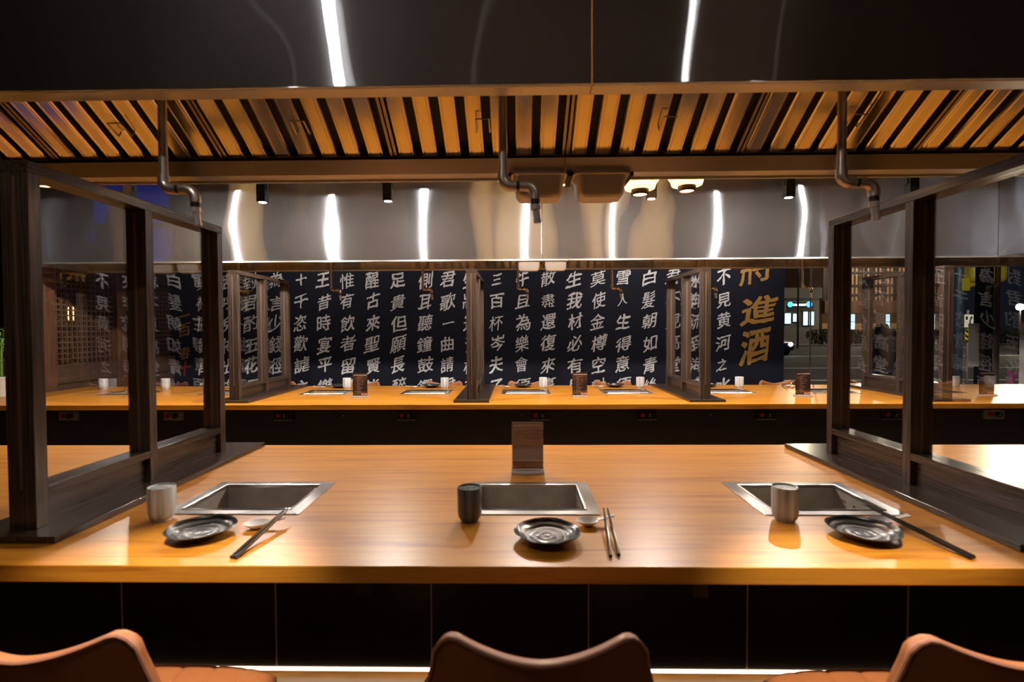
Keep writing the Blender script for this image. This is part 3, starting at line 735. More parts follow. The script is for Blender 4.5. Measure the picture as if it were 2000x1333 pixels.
make_spoon((0.975, 1.375, ZT), 'white porcelain spoon behind the plate at the right place setting', 'spoons on the near counter', R(2))
zc0, zc1 = ZT + 0.0048, ZT + 0.034
GC = 'chopsticks on the near counter'
chopstick((-0.651, 1.155, zc0), (-0.634, 1.400, zc1), 'black chopstick, right one of the pair at the left place setting', GC)
chopstick((-0.662, 1.158, zc0), (-0.643, 1.398, zc1), 'black chopstick, left one of the pair at the left place setting', GC)
chopstick((0.213, 1.169, zc0), (0.236, 1.402, zc1), 'black chopstick, left one of the pair at the centre place setting', GC)
chopstick((0.233, 1.175, zc0), (0.246, 1.400, zc1), 'black chopstick, right one of the pair at the centre place setting', GC)
chopstick((1.027, 1.165, zc0), (0.965, 1.434, zc1), 'black chopstick, left one of the pair beside the right screen', GC)
chopstick((1.038, 1.170, zc0), (0.974, 1.438, zc1), 'black chopstick, right one of the pair beside the right screen', GC)

# back counter settings
c0 = make_cup((0, 0, ZT), '', M['cup_pale'], M['cup_in'], 'tea cups on the back counter', 0.096, 0.036)
p0 = make_plate((0, 0, ZT), '', 'black plates on the back counter')
q0 = make_spoon((0, 0, ZT), '', 'white spoons on the back counter')
CUPX = [-3.72, -3.153, -1.517, -0.644, 0.229, 1.084, 1.951, 2.824, 3.814]
for i, x in enumerate(BWX):
    a = c0 if i == 0 else copy_tree(c0); a.location = (CUPX[i], 4.525, ZT); a['label'] = 'pale striped tea cup on the back counter ' + PL[i]
    if i == 0: continue
    a = p0 if i == 1 else copy_tree(p0); a.location = (x - 0.02, 4.61, ZT); a.rotation_euler.z = i; a['label'] = 'black plate on the back counter ' + PL[i]
    a = q0 if i == 1 else copy_tree(q0); a.location = (x - 0.165, 4.545, ZT); a.rotation_euler.z = math.pi + 0.15; a['label'] = 'white porcelain spoon on the back counter ' + PL[i]
    for k, nm in ((0, 'nearer'), (1, 'farther')):
        chopstick((x - 0.150 + 0.012 * k, 4.70, ZT + 0.005), (x - 0.205 + 0.006 * k, 4.475, ZT + 0.034), f'{["left", "right"][k]} chopstick on the back counter ' + PL[i], 'chopsticks on the back counter')

# menu stands
def make_menu(loc, label, back=False):
    t = thing('menu_stand', loc, label, 'menu stand', 'menu stands on the counters')
    w, h = 0.0595, 0.190
    B(-w, w, -0.004, -0.0015, 0.0125, h).build('front_acrylic', M['acrylic'], t, world=False)
    B(-w, w, 0.0015, 0.004, 0.0125, h).build('back_acrylic', M['acrylic'], t, world=False)
    B(-w, w, -0.030, 0.030, 0.0003, 0.0120).build('acrylic_foot', M['foot'], t, world=False, bevel=0.0015)
    cd = B(-w + 0.003, w - 0.003, -0.0008, 0.0008, 0.0130, h - 0.004).build('menu_card', M['menu_back'] if back else M['menu_dark'], t, world=False)
    rnd = random.Random(3)
    yy = -0.0011
    if back:
        m = MB(); 
        for k, (a, c) in enumerate(((-0.040, -0.022), (-0.018, 0.000), (0.004, 0.022), (0.026, 0.038))): m.box(a, c, yy, -0.0008, 0.173, 0.1755)
        m.build('heading_print', M['ink_white'], cd, world=False)
        m = MB()
        for j in range(15):
            if 6 <= j <= 8: continue
            a = -0.030 + rnd.uniform(-0.01, 0.01); c = 0.028 + rnd.uniform(-0.02, 0.012)
            m.box(a, c, yy, -0.0008, 0.045 + j * 0.0078, 0.0475 + j * 0.0078)
        m.build('text_lines', M['menu_line'], cd, world=False)
        MB().box(-w + 0.004, -0.006, yy, -0.0008, 0.016, 0.034).build('corner_print', M['menu_back_red'], cd, world=False)
    else:
        m = MB(); x = -0.048
        while x < 0.047:
            ww = rnd.uniform(0.004, 0.012); m.box(x, x + ww, yy, -0.0008, 0.169, 0.1755 + rnd.uniform(-0.001, 0.001)); x += ww + 0.0022
        m.build('heading_print', M['ink_white'], cd, world=False)
        m = MB()
        for j in range(16):
            z = 0.030 + j * 0.0083
            if j % 2 == 0: m.box(-0.044, -0.036, yy, -0.0008, z, z + 0.003)
            x = -0.027
            for k in range(rnd.randint(2, 4)):
                ww = rnd.uniform(0.006, 0.014); m.box(x, x + ww, yy, -0.0008, z, z + 0.0036); x += ww + 0.002
            if rnd.random() < .4: m.box(0.012, 0.012 + rnd.uniform(.008, .022), yy, -0.0008, z, z + 0.003)
        m.build('text_lines', M['menu_line2'], cd, world=False)
        MB().box(0.008, w - 0.004, yy, -0.0008, 0.014, 0.034).build('red_corner_print', M['menu_red'], cd, world=False)
        m = MB()
        for k in range(5): m.box(0.012 + k * 0.009, 0.017 + k * 0.009, yy - 0.0002, yy, 0.019 + 0.002 * (k % 2), 0.029 - 0.002 * (k % 3))
        m.build('white_corner_marks', M['ink_white'], cd, world=False)
    for sx in (-1, 1):
        for z in ((0.024, h - 0.016)):
            MB().lathe([(0.0022, -0.0065), (0.0026, -0.004)], 12, (sx * 0.0465, 0, z), axis='y').build('screw_cap', M['chrome'], t, world=False)
    return t
M['foot'] = simple('clear_acrylic_foot', (0.85, 0.83, 0.82), 0.06, 0.0, Transmission_Weight=0.6, Alpha=1.0)
M['menu_line2'] = simple('tan_menu_print', (0.26, 0.15, 0.115), 0.6)
make_menu((0.037, 1.872, ZT), 'brown backed acrylic menu stand on the near counter behind the centre well', True)
mn = make_menu((0, 0, ZT), '')
for i, (x, l) in enumerate(((-1.224, 'dark menu stand on the back counter left of the edge-on middle screen'), (0.482, 'dark menu stand on the back counter right of the edge-on middle screen'),
                            (2.190, 'dark menu stand on the back counter before the street window edge of the mural'), (3.575, 'dark menu stand on the back counter at the far right end'))):
    o = mn if i == 0 else copy_tree(mn); o.location = (x, 3.955, ZT); o['label'] = l

# potted bamboo at the left end of the back counter
pb = thing('potted_bamboo', (-4.165, 4.03, ZT), 'potted green bamboo in a white pot at the left end of the back counter', 'potted plant')
m, nt, b = mat('rough_white_pot'); f = noise_tex(nt, (1, 1, 1), 90, 3); setp(b, Base_Color=(0.55, 0.50, 0.47), Roughness=0.6); bump(nt, b, f, 0.5, 0.004)
MB().lathe([(0.055, 0), (0.060, 0.002), (0.083, 0.15), (0.086, 0.162), (0.080, 0.165), (0.074, 0.15), (0.002, 0.148)], 32).build('pot', m, pb, world=False, smooth=True)
M['stalk'] = simple('green_bamboo_stalk', (0.12, 0.22, 0.035), 0.4); M['leaf'] = simple('bright_bamboo_leaf', (0.15, 0.30, 0.030), 0.45)
rnd = random.Random(5)
for k in range(11):
    a = rnd.uniform(0, 6.28); r0 = rnd.uniform(0.01, 0.055); x, y = r0 * math.cos(a), r0 * math.sin(a); hh = rnd.uniform(0.34, 0.60)
    MB().tube([(x, y, 0.14), (x * 1.1, y * 1.1, hh * .6), (x * 1.3, y * 1.3, hh)], 0.0075, 8).build('stalk', M['stalk'], pb, world=False, smooth=True)
    lm = MB()
    for q in range(5):
        b0 = rnd.uniform(0, 6.28); L = rnd.uniform(0.10, 0.19); z0 = hh * rnd.uniform(0.7, 1.0); dx, dy = math.cos(b0), math.sin(b0)
        def leaf(u, v):
            w = 0.010 * math.sin(math.pi * min(1, 0.06 + v * 0.94)) * (u - .5) * 2
            return (x * 1.25 + dx * L * v - dy * w, y * 1.25 + dy * L * v + dx * w, z0 + L * (0.55 * v - 0.75 * v * v))
        lm.grid(leaf, 2, 8)
    lm.build('leaves', M['leaf'], pb, world=False, smooth=True)

# ------------------------------------------------------------------ chairs
def make_chair(loc, label, group, rz=0):
    t = thing('dining_chair', loc, label, 'chair', group, rz)
    # local: guest faces +y, backrest at y = -0.20
    W0, ZTp = 0.200, 0.758
    def topz(u):                                       # saddle shaped upper edge
        a = abs(u)
        return ZTp - 0.034 * (1 - min(1, a / 0.80) ** 1.7) - (0.028 * max(0, (a - 0.82) / 0.18) ** 2)
    def back(side):
        def fn(i, j):
            u = i * 2 - 1; v = j
            zt = topz(u); z = 0.425 + (zt - 0.425) * v
            wide = W0 * (0.93 + 0.10 * math.sin(min(1, v * 1.1) * math.pi * 0.75) - 0.10 * max(0, v - 0.55) / 0.45)
            x = u * wide
            y = -0.195 - 0.080 * v + 0.034 * u * u * (0.6 + 0.4 * v) + side * 0.014
            return (x, y, z)
        return fn
    nu, nv = 28, 16; m = MB(); A = back(-1); D = back(1)
    V = [A(i / nu, j / nv) for j in range(nv + 1) for i in range(nu + 1)] + [D(i / nu, j / nv) for j in range(nv + 1) for i in range(nu + 1)]
    n = (nu + 1) * (nv + 1); ix = lambda i, j, s: s * n + j * (nu + 1) + i
    fs = []
    for j in range(nv):
        for i in range(nu):
            fs.append((ix(i, j, 0), ix(i + 1, j, 0), ix(i + 1, j + 1, 0), ix(i, j + 1, 0)))
            fs.append((ix(i, j, 1), ix(i, j + 1, 1), ix(i + 1, j + 1, 1), ix(i + 1, j, 1)))
    for i in range(nu): fs += [(ix(i, 0, 0), ix(i, 0, 1), ix(i + 1, 0, 1), ix(i + 1, 0, 0)), (ix(i, nv, 0), ix(i + 1, nv, 0), ix(i + 1, nv, 1), ix(i, nv, 1))]
    for j in range(nv): fs += [(ix(0, j, 0), ix(0, j + 1, 0), ix(0, j + 1, 1), ix(0, j, 1)), (ix(nu, j, 0), ix(nu, j, 1), ix(nu, j + 1, 1), ix(nu, j + 1, 0))]
    bk = m.add(V, fs).build('backrest', M['leather'], t, world=False, smooth=True, bevel=0.009, seg=3)
    path = [A(0, j / nv) for j in range(nv + 1)] + [A(i / nu, 1) for i in range(1, nu + 1)] + [A(1, j / nv) for j in range(nv - 1, -1, -1)]
    path = [(p[0], p[1] + 0.004, p[2] - 0.002) for p in path]
    MB().tube(path, 0.0048, 8).build('edge_piping', M['piping'], bk, world=False, smooth=True)
    def seat(i, j):
        u = i * 2 - 1; v = j * 2 - 1
        k = (1 - abs(u) ** 5) * (1 - abs(v) ** 5)
        w = 0.272 - 0.040 * max(0, -v); y = -0.062 + v * 0.180 - 0.02 * u * u * max(0, v)
        x = u * w * (1 - 0.05 * abs(v) ** 4)
        gr = 0.007 * math.exp(-(((u * 3.5) % 1.0 - 0.5) / 0.085) ** 2)
        return (x, y, 0.435 + 0.040 * k ** 0.35 + 0.012 * max(0, v) * (1 - u * u) * 0 - gr * k)
    sm = MB().grid(seat, 56, 24)
    n0 = len(sm.v); sm.v += [(x, y, 0.415) for (x, y, z) in sm.v]
    nn = 57
    for j in range(24):
        for i in range(56): sm.f.append((n0 + j * nn + i, n0 + (j + 1) * nn + i, n0 + (j + 1) * nn + i + 1, n0 + j * nn + i + 1))
    ring = [i for i in range(57)] + [j * nn + 56 for j in range(1, 25)] + [24 * nn + i for i in range(55, -1, -1)] + [j * nn for j in range(23, 0, -1)]
    for a, c in zip(ring, ring[1:] + ring[:1]): sm.f.append((a, c, n0 + c, n0 + a))
    sm.build('seat', M['leather'], t, world=False, smooth=True)
    B(-0.20, 0.20, -0.22, 0.09, 0.395, 0.416).build('seat_frame', M['black_metal'], t, world=False, bevel=0.004)
    for sx in (-1, 1):
        for sy in (-1, 1):
            MB().tube([(sx * 0.17, sy * 0.125 - 0.065, 0.40), (sx * 0.215, sy * 0.185 - 0.065, 0.0)], [0.016, 0.010], 12).build('leg', M['black_metal'], t, world=False, smooth=True)
    return t
ch = make_chair((-0.845, 1.115, 0), 'tan leather dining chair tucked under the left of the near counter', 'chairs at the near counter')
for i, (x, l) in enumerate(((0.037, 'tan leather dining chair with saddle shaped back at the centre of the near counter'), (0.842, 'tan leather dining chair tucked under the right of the near counter'))):
    o = copy_tree(ch); o.location.x = x; o['label'] = l
for i, x in enumerate(BWX):
    if i == 0: continue
    o = copy_tree(ch); o.location = (x + 0.03, 4.83, 0); o.rotation_euler.z = math.pi + [0, .1, 0, 0, .05, -.06, .25, 0.12, -0.1][i]; o['group'] = 'chairs behind the back counter'
    o['label'] = 'tan leather chair behind the back counter ' + PL[i]

# ------------------------------------------------------------------ lights in the room
def spot_light(parent, loc, power, col, angle, rad, tgt=None, blend=0.6):
    l = bpy.data.lights.new('spot_beam', 'SPOT'); l.energy = power; l.color = col; l.spot_size = R(angle); l.spot_blend = blend; l.shadow_soft_size = rad
    o = bpy.data.objects.new('spot_beam', l); C.objects.link(o); o.parent = parent
    o.location = Vector(loc) - (parent_origin(parent) if parent else Vector())
    if tgt: o.rotation_euler = (Vector(tgt) - Vector(loc)).to_track_quat('-Z', 'Y').to_euler()
    return o
tk = B(-3.9, 3.4, 3.435, 3.465, 2.345, 2.365).build('lighting_track', M['black_metal']); tag(tk, 'black lighting track hung above the service aisle', 'lighting track')
rodm = MB()
for i, x in enumerate((-3.2, 0.45, 3.1)):
    B(x - 0.006, x + 0.006, 3.444, 3.456, 2.365, ZC - 0.001).build('hanging_rod', M['black_metal'], tk)
SPCOL = (1.0, 0.88, 0.77)
def track_spot(x, y, zt, label, power, tgt, angle=177, col=SPCOL, group='track spotlights over the aisle', blend=0.04):
    t = thing('track_spotlight', (x, y, zt), label, 'spotlight', group)
    B(-0.022, 0.022, -0.014, 0.014, -0.045, 0.0).build('track_adapter', M['black_metal'], t, world=False, bevel=0.002)
    ym = MB().box(-0.035, 0.035, -0.010, 0.010, -0.052, -0.045).box(-0.035, -0.031, -0.010, 0.010, -0.125, -0.050).box(0.031, 0.035, -0.010, 0.010, -0.125, -0.050)
    ym.build('yoke', M['black_metal'], t, world=False)
    hd = MB().box(-0.029, 0.029, -0.029, 0.029, -0.205, -0.090); 
    for k in range(5): hd.box(-0.031, 0.031, -0.031, 0.031, -0.112 - 0.012 * k, -0.107 - 0.012 * k)
    h = hd.build('lamp_head', M['black_metal'], t, world=False, bevel=0.002)
    MB().lathe([(0.024, -0.2065), (0.022, -0.2052)], 20).build('lens', M['lens'], h, world=False)
    l = bpy.data.lights.new('spot_beam', 'SPOT'); l.energy = power; l.color = col; l.spot_size = R(angle); l.spot_blend = blend; l.shadow_soft_size = 0.024
    o = bpy.data.objects.new('spot_beam', l); C.objects.link(o); o.parent = h; o.location = (0, 0, -0.212)
    d = Vector(tgt) - Vector((x, y, zt - 0.212)); o.rotation_euler = d.to_track_quat('-Z', 'Y').to_euler()
    return t
LS = ['leftmost on the aisle track, behind the left screen', 'second from the left on the aisle track', 'third from the left on the aisle track', 'on the aisle track behind the left grease tray',
      'on the aisle track beside the woven pendant lamps', 'second from the right on the aisle track', 'last on the aisle track, above the right screen']
for i, x in enumerate(SPOTX):
    track_spot(x, 3.45, 2.345, 'black track spotlight, ' + LS[i], SPOT_W * (0.6 if i == 6 else 1), (x, 3.45 + (0.85 if i % 2 else 1.0), 0.0))
tk2 = B(2.845, 2.875, 2.2, 3.43, 2.405, 2.425).build('lighting_track', M['black_metal']); tag(tk2, 'short lighting track running forward at the far right', 'lighting track')
B(2.854, 2.866, 2.8, 2.812, 2.425, ZC - 0.001).build('hanging_rod', M['black_metal'], tk2)
for i, (y, n) in enumerate(((3.36, 'farthest'), (3.16, 'middle'), (2.94, 'nearest'))):
    track_spot(2.86, y, 2.405, f'black track spotlight, {n} of three above the right screen', SPOT_W * (0.5 if i == 0 else 0.1), (3.1, 4.09, 2.15) if i == 0 else (3.5, y, 0.0), 62 if i == 0 else 150, group='track spotlights at the far right')
# guests' side, above and behind the camera
tk3 = B(-2.6, 2.6, 0.285, 0.615, 2.70, 2.72).build('lighting_track', M['black_metal']); tag(tk3, 'lighting track above the seats of the near counter', 'lighting track')
for x in (-1.5, 1.5): B(x - 0.006, x + 0.006, 0.294, 0.306, 2.72, ZC - 0.001).build('hanging_rod', M['black_metal'], tk3)
for x, n in ((-0.745, 'left'), (0.66, 'right')):
    track_spot(x, 0.30, 2.70, f'track spotlight above the seats of the near counter, {n} one', BEHIND_W if x < 0 else 3.0, (x * 1.25, 0.85, 0.6), 130, group='track spotlights over the seats')
for x, tx, n in ((-0.64, -0.80, 'left'), (0.61, 0.80, 'right')):  # extra spots put in to brighten the seats
    track_spot(x, 0.60, 2.70, f'unseen narrow track spotlight added to brighten the {n} chair of the near counter', SEAT_W, (tx, 1.03, 0.45), 27, group='track spotlights over the seats', blend=0.7)
tk5 = B(-3.0, 3.0, -2.815, -2.785, 2.70, 2.72).build('lighting_track', M['black_metal']); tag(tk5, 'unseen lighting track added to wash the wall behind the near seats', 'lighting track')  # unseen track and washers added for reflections in the panels and hood
for x in (-1.8, 1.8): B(x - 0.006, x + 0.006, -2.806, -2.794, 2.72, ZC - 0.001).build('hanging_rod', M['black_metal'], tk5)
for x, n in ((-2.2, 'left'), (0.0, 'middle'), (2.2, 'right')):
    track_spot(x, -2.8, 2.70, f'{n} unseen wall washing track spotlight added behind the near seats', 90, (x, -4.0, 1.3), 90, group='track spotlights over the seats', blend=0.6)
bl = thing('ceiling_tube_lamp', (-4.6, 2.0, ZC), 'blue tube lamp on the ceiling at the far left', 'lamp')
B(-4.95, -4.25, 1.97, 2.03, ZC - 0.05, ZC - 0.001).build('housing', M['black_metal'], bl)
B(-4.93, -4.27, 1.98, 2.02, ZC - 0.075, ZC - 0.05).build('blue_tube', simple('blue_tube_glow', (.1, .2, 1), .4, emit=(0.04, 0.12, 1.0), estr=16), bl)
tk4 = B(-3.9, 3.2, 5.385, 5.415, 2.75, 2.77).build('lighting_track', M['black_metal']); tag(tk4, 'lighting track hidden behind the back hood', 'lighting track')
for x in (-2.5, 2.0): B(x - 0.006, x + 0.006, 5.394, 5.406, 2.77, ZC - 0.001).build('hanging_rod', M['black_metal'], tk4)
for i, x in enumerate((-2.4, -0.6, 1.2, 2.6)):
    track_spot(x, 5.4, 2.75, 'track spotlight over the seats by the mural, ' + ['leftmost', 'second from the left', 'third from the left', 'rightmost'][i], 40 if i < 2 else 60, (x, 5.75, 0.0), 130, group='track spotlights over the far seats')

# woven pendant lamps over the aisle
def make_pendant(loc, label, rad=0.20):
    t = thing('pendant_lamp', loc, label, 'pendant lamp', 'woven pendant lamps over the aisle')
    MB().lathe([(0.050, 0.0), (0.085, 0.006), (rad * .7, 0.030), (rad, 0.085), (rad * 0.94, 0.15), (rad * .55, 0.235), (0.05, 0.27), (0.02, 0.275)], 40, caps=False).build('woven_shade', M['weave'], t, world=False, smooth=True)
    MB().lathe([(0.040, -0.030), (0.049, -0.030), (0.051, -0.026), (0.051, 0.010), (0.044, 0.012), (0.040, 0.006)], 32, caps=False).build('lamp_ring', M['dark_ring'], t, world=False, smooth=True)
    MB().lathe([(0.040, -0.026), (0.040, -0.022), (0.001, -0.020)], 32).build('warm_lens', M['warm_lens'], t, world=False)
    MB().tube([(0, 0, 0.27), (0, 0, ZC - loc[2] - 0.001)], 0.004, 8).build('cord', M['black_metal'], t, world=False)
    return t
PD = [(-0.30, 2.86, 2.165, 'woven bamboo pendant lamp left of the middle tap'), (-0.03, 3.10, 2.165, 'woven bamboo pendant lamp behind the middle tap'),
      (0.25, 2.86, 2.105, 'woven bamboo pendant lamp peeping between the two near grease trays'), (0.72, 3.02, 2.085, 'woven bamboo pendant lamp just right of the near grease trays'),
      (0.985, 3.0, 2.098, 'lit woven pendant lamp, rightmost of the cluster in view'), (1.38, 3.0, 2.22, 'unseen woven pendant lamp added above the hood rail at right'),  # the pendant above the rail is added to widen the warm hood reflection
      (-2.80, 3.0, 2.165, 'woven bamboo pendant lamp behind the left screen')]
for i, (x, y, z, l) in enumerate(PD):
    make_pendant((x, y, z), l, 0.15 if i in (0, 1) else 0.13 if i in (3, 4) else 0.18)

# ------------------------------------------------------------------ the street outside
ZG = -0.36
M['asphalt'] = None
m, nt, b = mat('wet_asphalt'); M['asphalt'] = m
nt.links.new(ramp(nt, noise_tex(nt, (1, 1, 1), 0.9, 5), [(0.3, (0.020, 0.022, 0.024)), (0.7, (0.042, 0.044, 0.047))]), b.inputs['Base Color']); setp(b, Roughness=0.85, Specular_IOR_Level=0.15)
M['pave'] = simple('concrete_pavement', (0.16, 0.13, 0.11), 0.8)
M['paint'] = simple('white_road_paint', (0.62, 0.62, 0.62), 0.6)
st = struct(B(-30, 70, 6.25, 44, ZG - 0.1, ZG).build('ground_street', M['asphalt']))
struct(B(-30, 70, 44, 90, ZG - 0.1, ZG + 0.12).build('ground_pavement', M['pave']))
for k, (y, wd) in enumerate(((14.0, 0.14), (15.8, 0.14), (20.5, 0.18), (29.0, 0.25))):
    tag(B(2, 45, y, y + wd, ZG + 0.001, ZG + 0.006).build('road_marking', M['paint']), ['white painted line on the road nearest the window', 'white painted road line, second from the window', 'white painted road line in mid street', 'white painted road line farthest from the window'][k], 'road marking', 'white lines on the road')
# hedge
hd = MB(); rnd = random.Random(2)
for i in range(900):
    x = rnd.uniform(26, 46); y = 45.2 + rnd.uniform(0, 1.2); z = ZG + 0.12 + rnd.uniform(0, 1.15); s_ = rnd.uniform(0.12, 0.3)
    a = rnd.uniform(0, 3.1); hd.add([(x - s_ * math.cos(a), y - s_ * math.sin(a), z - s_), (x + s_ * math.cos(a), y + s_ * math.sin(a), z - s_ * .6), (x + s_ * .5, y, z + s_), (x - s_ * .6, y + s_ * .4, z + s_ * .8)], [(0, 1, 2, 3)])
tag(hd.build('hedge', simple('dark_hedge_leaves', (0.035, 0.040, 0.018), 0.7)), 'low dark clipped hedge along the far pavement', 'hedge', kind='stuff')

# shop with the lit sign
M['stucco'] = simple('grey_stucco', (0.20, 0.19, 0.17), 0.8); M['lit'] = simple('lit_shop_window', (0.5, 0.6, 0.6), 0.4, emit=(0.62, 0.86, 0.95), estr=1.5)
M['sign_white'] = simple('white_sign_letters', (1, 1, 1), 0.4, emit=(0.72, 0.86, 1.0), estr=3.2)
M['sign_blue'] = simple('blue_sign_roundel', (0.1, 0.3, 0.9), 0.4, emit=(0.08, 0.35, 1.0), estr=2.6)
M['sign_teal'] = simple('teal_sign_roundel', (0.1, 0.7, 0.7), 0.4, emit=(0.08, 0.75, 0.70), estr=2.0)
sh = thing('shop_building', (25, 48, ZG), 'pale low shop across the street with a lit blue white sign', 'building')
def at(px, py, d):
    r = camo.matrix_world.to_3x3() @ Vector(((px - 992.6) / 1000, (666.5 - py) / 1000, -1)); t = d / r.y
    return (r.x * t, 1.28 + r.z * t)
X0, Z0 = at(1490, 652, 48); X1, Z1 = at(1602, 578, 48)
B(X0, at(1601, 620, 47.9)[0], 48, 53, ZG, Z1).build('wall', M['stucco'], sh)
xa, za = at(1536, 578, 47.9); xb, zb = at(1602, 566, 47.9)
B(X0, at(1601, 620, 47.9)[0], 47.5, 48, at(1750, 582, 48)[1], at(1750, 562, 48)[1]).build('parapet', M['stucco'], sh, bevel=0.05)
for (a, c, t0_, b0_) in ((1531, 1545, 611, 634), (1567, 1578, 608, 637), (1579, 1590, 608, 637), (1547, 1556, 612, 630)):
    p0_, p1_ = at(a, b0_, 47.9), at(c, t0_, 47.9)
    f_ = B(p0_[0], p1_[0], 47.86, 48.0, p0_[1], p1_[1]).build('window', M['frame_black'], sh)
    B(p0_[0] + .06, p1_[0] - .06, 47.80, 47.86, p0_[1] + .06, p1_[1] - .06).build('lit_pane', M['lit'], f_)
sg = thing('shop_sign', (27, 47.4, 3.2), 'lit sign reading DRUG MART above the shop windows across the street', 'sign')
B(at(1538, 620, 47.4)[0], at(1588, 620, 47.4)[0], 47.40, 47.52, at(1750, 600, 47.4)[1], at(1750, 590, 47.4)[1]).build('sign_board', simple('dark_sign_board', (0.006, 0.010, 0.03), .5), sg)
cu = bpy.data.curves.new('sign_letters', 'FONT'); cu.body = 'DRUG MART'; cu.size = 0.44; cu.extrude = 0.02; cu.align_x = 'CENTER'; cu.align_y = 'CENTER'; cu.offset = 0.012
o = bpy.data.objects.new('sign_letters', cu); C.objects.link(o)
dg = bpy.context.evaluated_depsgraph_get(); me = bpy.data.meshes.new_from_object(o.evaluated_get(dg)); bpy.data.objects.remove(o)
o = bpy.data.objects.new('sign_letters', me); C.objects.link(o); me.materials.clear(); me.materials.append(M['sign_white']); o.parent = sg
sc_ = (at(1574, 620, 47.4)[0] - at(1549, 620, 47.4)[0]) / (max(v.co.x for v in me.vertices) - min(v.co.x for v in me.vertices))
o.rotation_euler.x = R(90); o.scale = (sc_, sc_ * 1.25, 1); o.location = Vector((at(1561.5, 620, 47.4)[0], 47.385, at(1750, 595, 47.4)[1])) - sg.location
for px, mm, rr in ((1543, 'sign_teal', .24), (1580, 'sign_blue', .27)):
    MB().lathe([(rr, -0.06), (rr, 0.0)], 24, (at(px, 620, 47.4)[0], 47.40, at(1750, 594, 47.4)[1]), axis='y').build('sign_roundel', M[mm], sg)

# half-timbered building
M['tudor'] = simple('warm_lit_plaster', (0.42, 0.24, 0.12), 0.8); M['beam'] = simple('dark_timber_beam', (0.030, 0.018, 0.012), 0.7); M['shingle'] = simple('brown_shingle', (0.12, 0.055, 0.028), 0.8)
tb_ = thing('timbered_building', (42, 58, ZG), 'half timbered brown building across the street behind the right screen', 'building')
a0, _ = at(1606, 620, 58); a1, _ = at(1862, 620, 58)
B(a0, a1, 58, 66, ZG, 10.6).build('wall', M['tudor'], tb_)
B(a0 - .2, a1 + .2, 57.2, 58, at(1750, 612, 58)[1], at(1750, 588, 58)[1]).build('canopy_roof', M['shingle'], tb_)
bm_ = MB()
for k in range(34):
    px = 1606 + k * 7.6; x = at(px, 620, 58)[0]
    bm_.box(x, x + (0.16 if k % 3 else 0.34), 57.9, 58, at(1750, 588, 58)[1], 10.5)
for py in (560, 578, 535): bm_.box(a0, a1, 57.88, 58, at(1750, py, 58)[1], at(1750, py - 4, 58)[1])
bm_.build('timber_frame', M['beam'], tb_)
for (a, c, dark) in ((1637, 1650, 0), (1656, 1670, 0), (1620, 1630, 1), (1690, 1702, 0), (1728, 1738, 0), (1796, 1808, 1), (1816, 1826, 0)):
    p0_, p1_ = at(a, 645, 57.9), at(c, 613, 57.9)
    f_ = B(p0_[0], p1_[0], 57.85, 58.0, p0_[1], p1_[1]).build('window', M['beam'], tb_)
    pn = MB(); cxm = (p0_[0] + p1_[0]) / 2; czm = (p0_[1] + p1_[1]) / 2
    for (u0, u1) in ((p0_[0] + .07, cxm - .03), (cxm + .03, p1_[0] - .07)):
        for (v0, v1) in ((p0_[1] + .07, czm - .03), (czm + .03, p1_[1] - .07)): pn.box(u0, u1, 57.80, 57.85, v0, v1)
    pn.build('pane', M['lit'] if not dark else M['frame_black'], f_)
B(a0, a1, 57.7, 58, ZG, at(1750, 647, 58)[1]).build('base_wall', M['shingle'], tb_)
# street lamps and signals
M['globe'] = simple('street_lamp_globe', (1, 1, 1), .4, emit=(1, 0.95, 0.86), estr=4)
def street_lamp(px, py, d, label, power=520):
    x, z = at(px, py, d); t = thing('street_lamp', (x, d, ZG + (0.12 if d > 44 else 0)), label, 'street lamp', 'street lamps')
    MB().tube([(x, d, t.location.z), (x, d, z - .15)], [0.07, 0.05], 10).build('post', M['black_metal'], t)
    MB().lathe([(0.02, -.2), (.15, -.14), (.19, 0), (.14, .15), (.02, .2)], 20, (x, d, z)).build('lamp_globe', M['globe'], t, smooth=True)
    l = bpy.data.lights.new('lamp_glow', 'POINT'); l.energy = power; l.color = (1, .80, .55); l.shadow_soft_size = .2
    o = bpy.data.objects.new('lamp_glow', l); C.objects.link(o); o.parent = t; o.location = (0, -0.5, z - t.location.z - 0.1)
street_lamp(1697, 607, 47, 'white globe street lamp seen through the right screen')
street_lamp(1992, 600, 30, 'white globe street lamp at the far right edge')
street_lamp(1560, 470, 40, 'street lamp added behind the back hood near the shop sign', 1200)  # added lamp, head out of view, lighting the street by the shop
street_lamp(1690, 480, 53, 'tall street lamp added to light the timbered building, its head hidden by the hood', 2300)  # put in to brighten the timbered front
street_lamp(1815, 480, 53, 'tall street lamp added to light the right part of the timbered building', 1900)  # second lamp added for the timbered front
M['sig_y'] = simple('yellow_signal_housing', (0.62, 0.52, 0.045), 0.45); M['sig_pole'] = simple('blue_grey_pole', (0.07, 0.13, 0.22), 0.5, 0.3)
d = 11.0
sg = thing('traffic_signal', (at(1871, 620, d)[0], d, ZG), 'yellow traffic signal on a pole outside the right window', 'traffic signal')
xp = at(1871, 620, d)[0]
MB().tube([(xp, d, ZG), (xp, d, 3.4)], 0.085, 14).build('pole', M['sig_pole'], sg, smooth=True)
x0, z0 = at(1888, 553, d); x1, z1 = at(1960, 490, d)
B(x0, x1, d - .16, d + .16, z0, z1).build('signal_housing', M['sig_y'], sg, bevel=0.11, seg=4)
xa, za = at(1876, 568, d); xb, zb = at(1925, 545, d)
MB().tube([(xp + .05, d, (za + zb) / 2 - .05), (xb, d, (za + zb) / 2 + .06)], 0.05, 12).build('bracket_arm', M['sig_y'], sg, smooth=True)
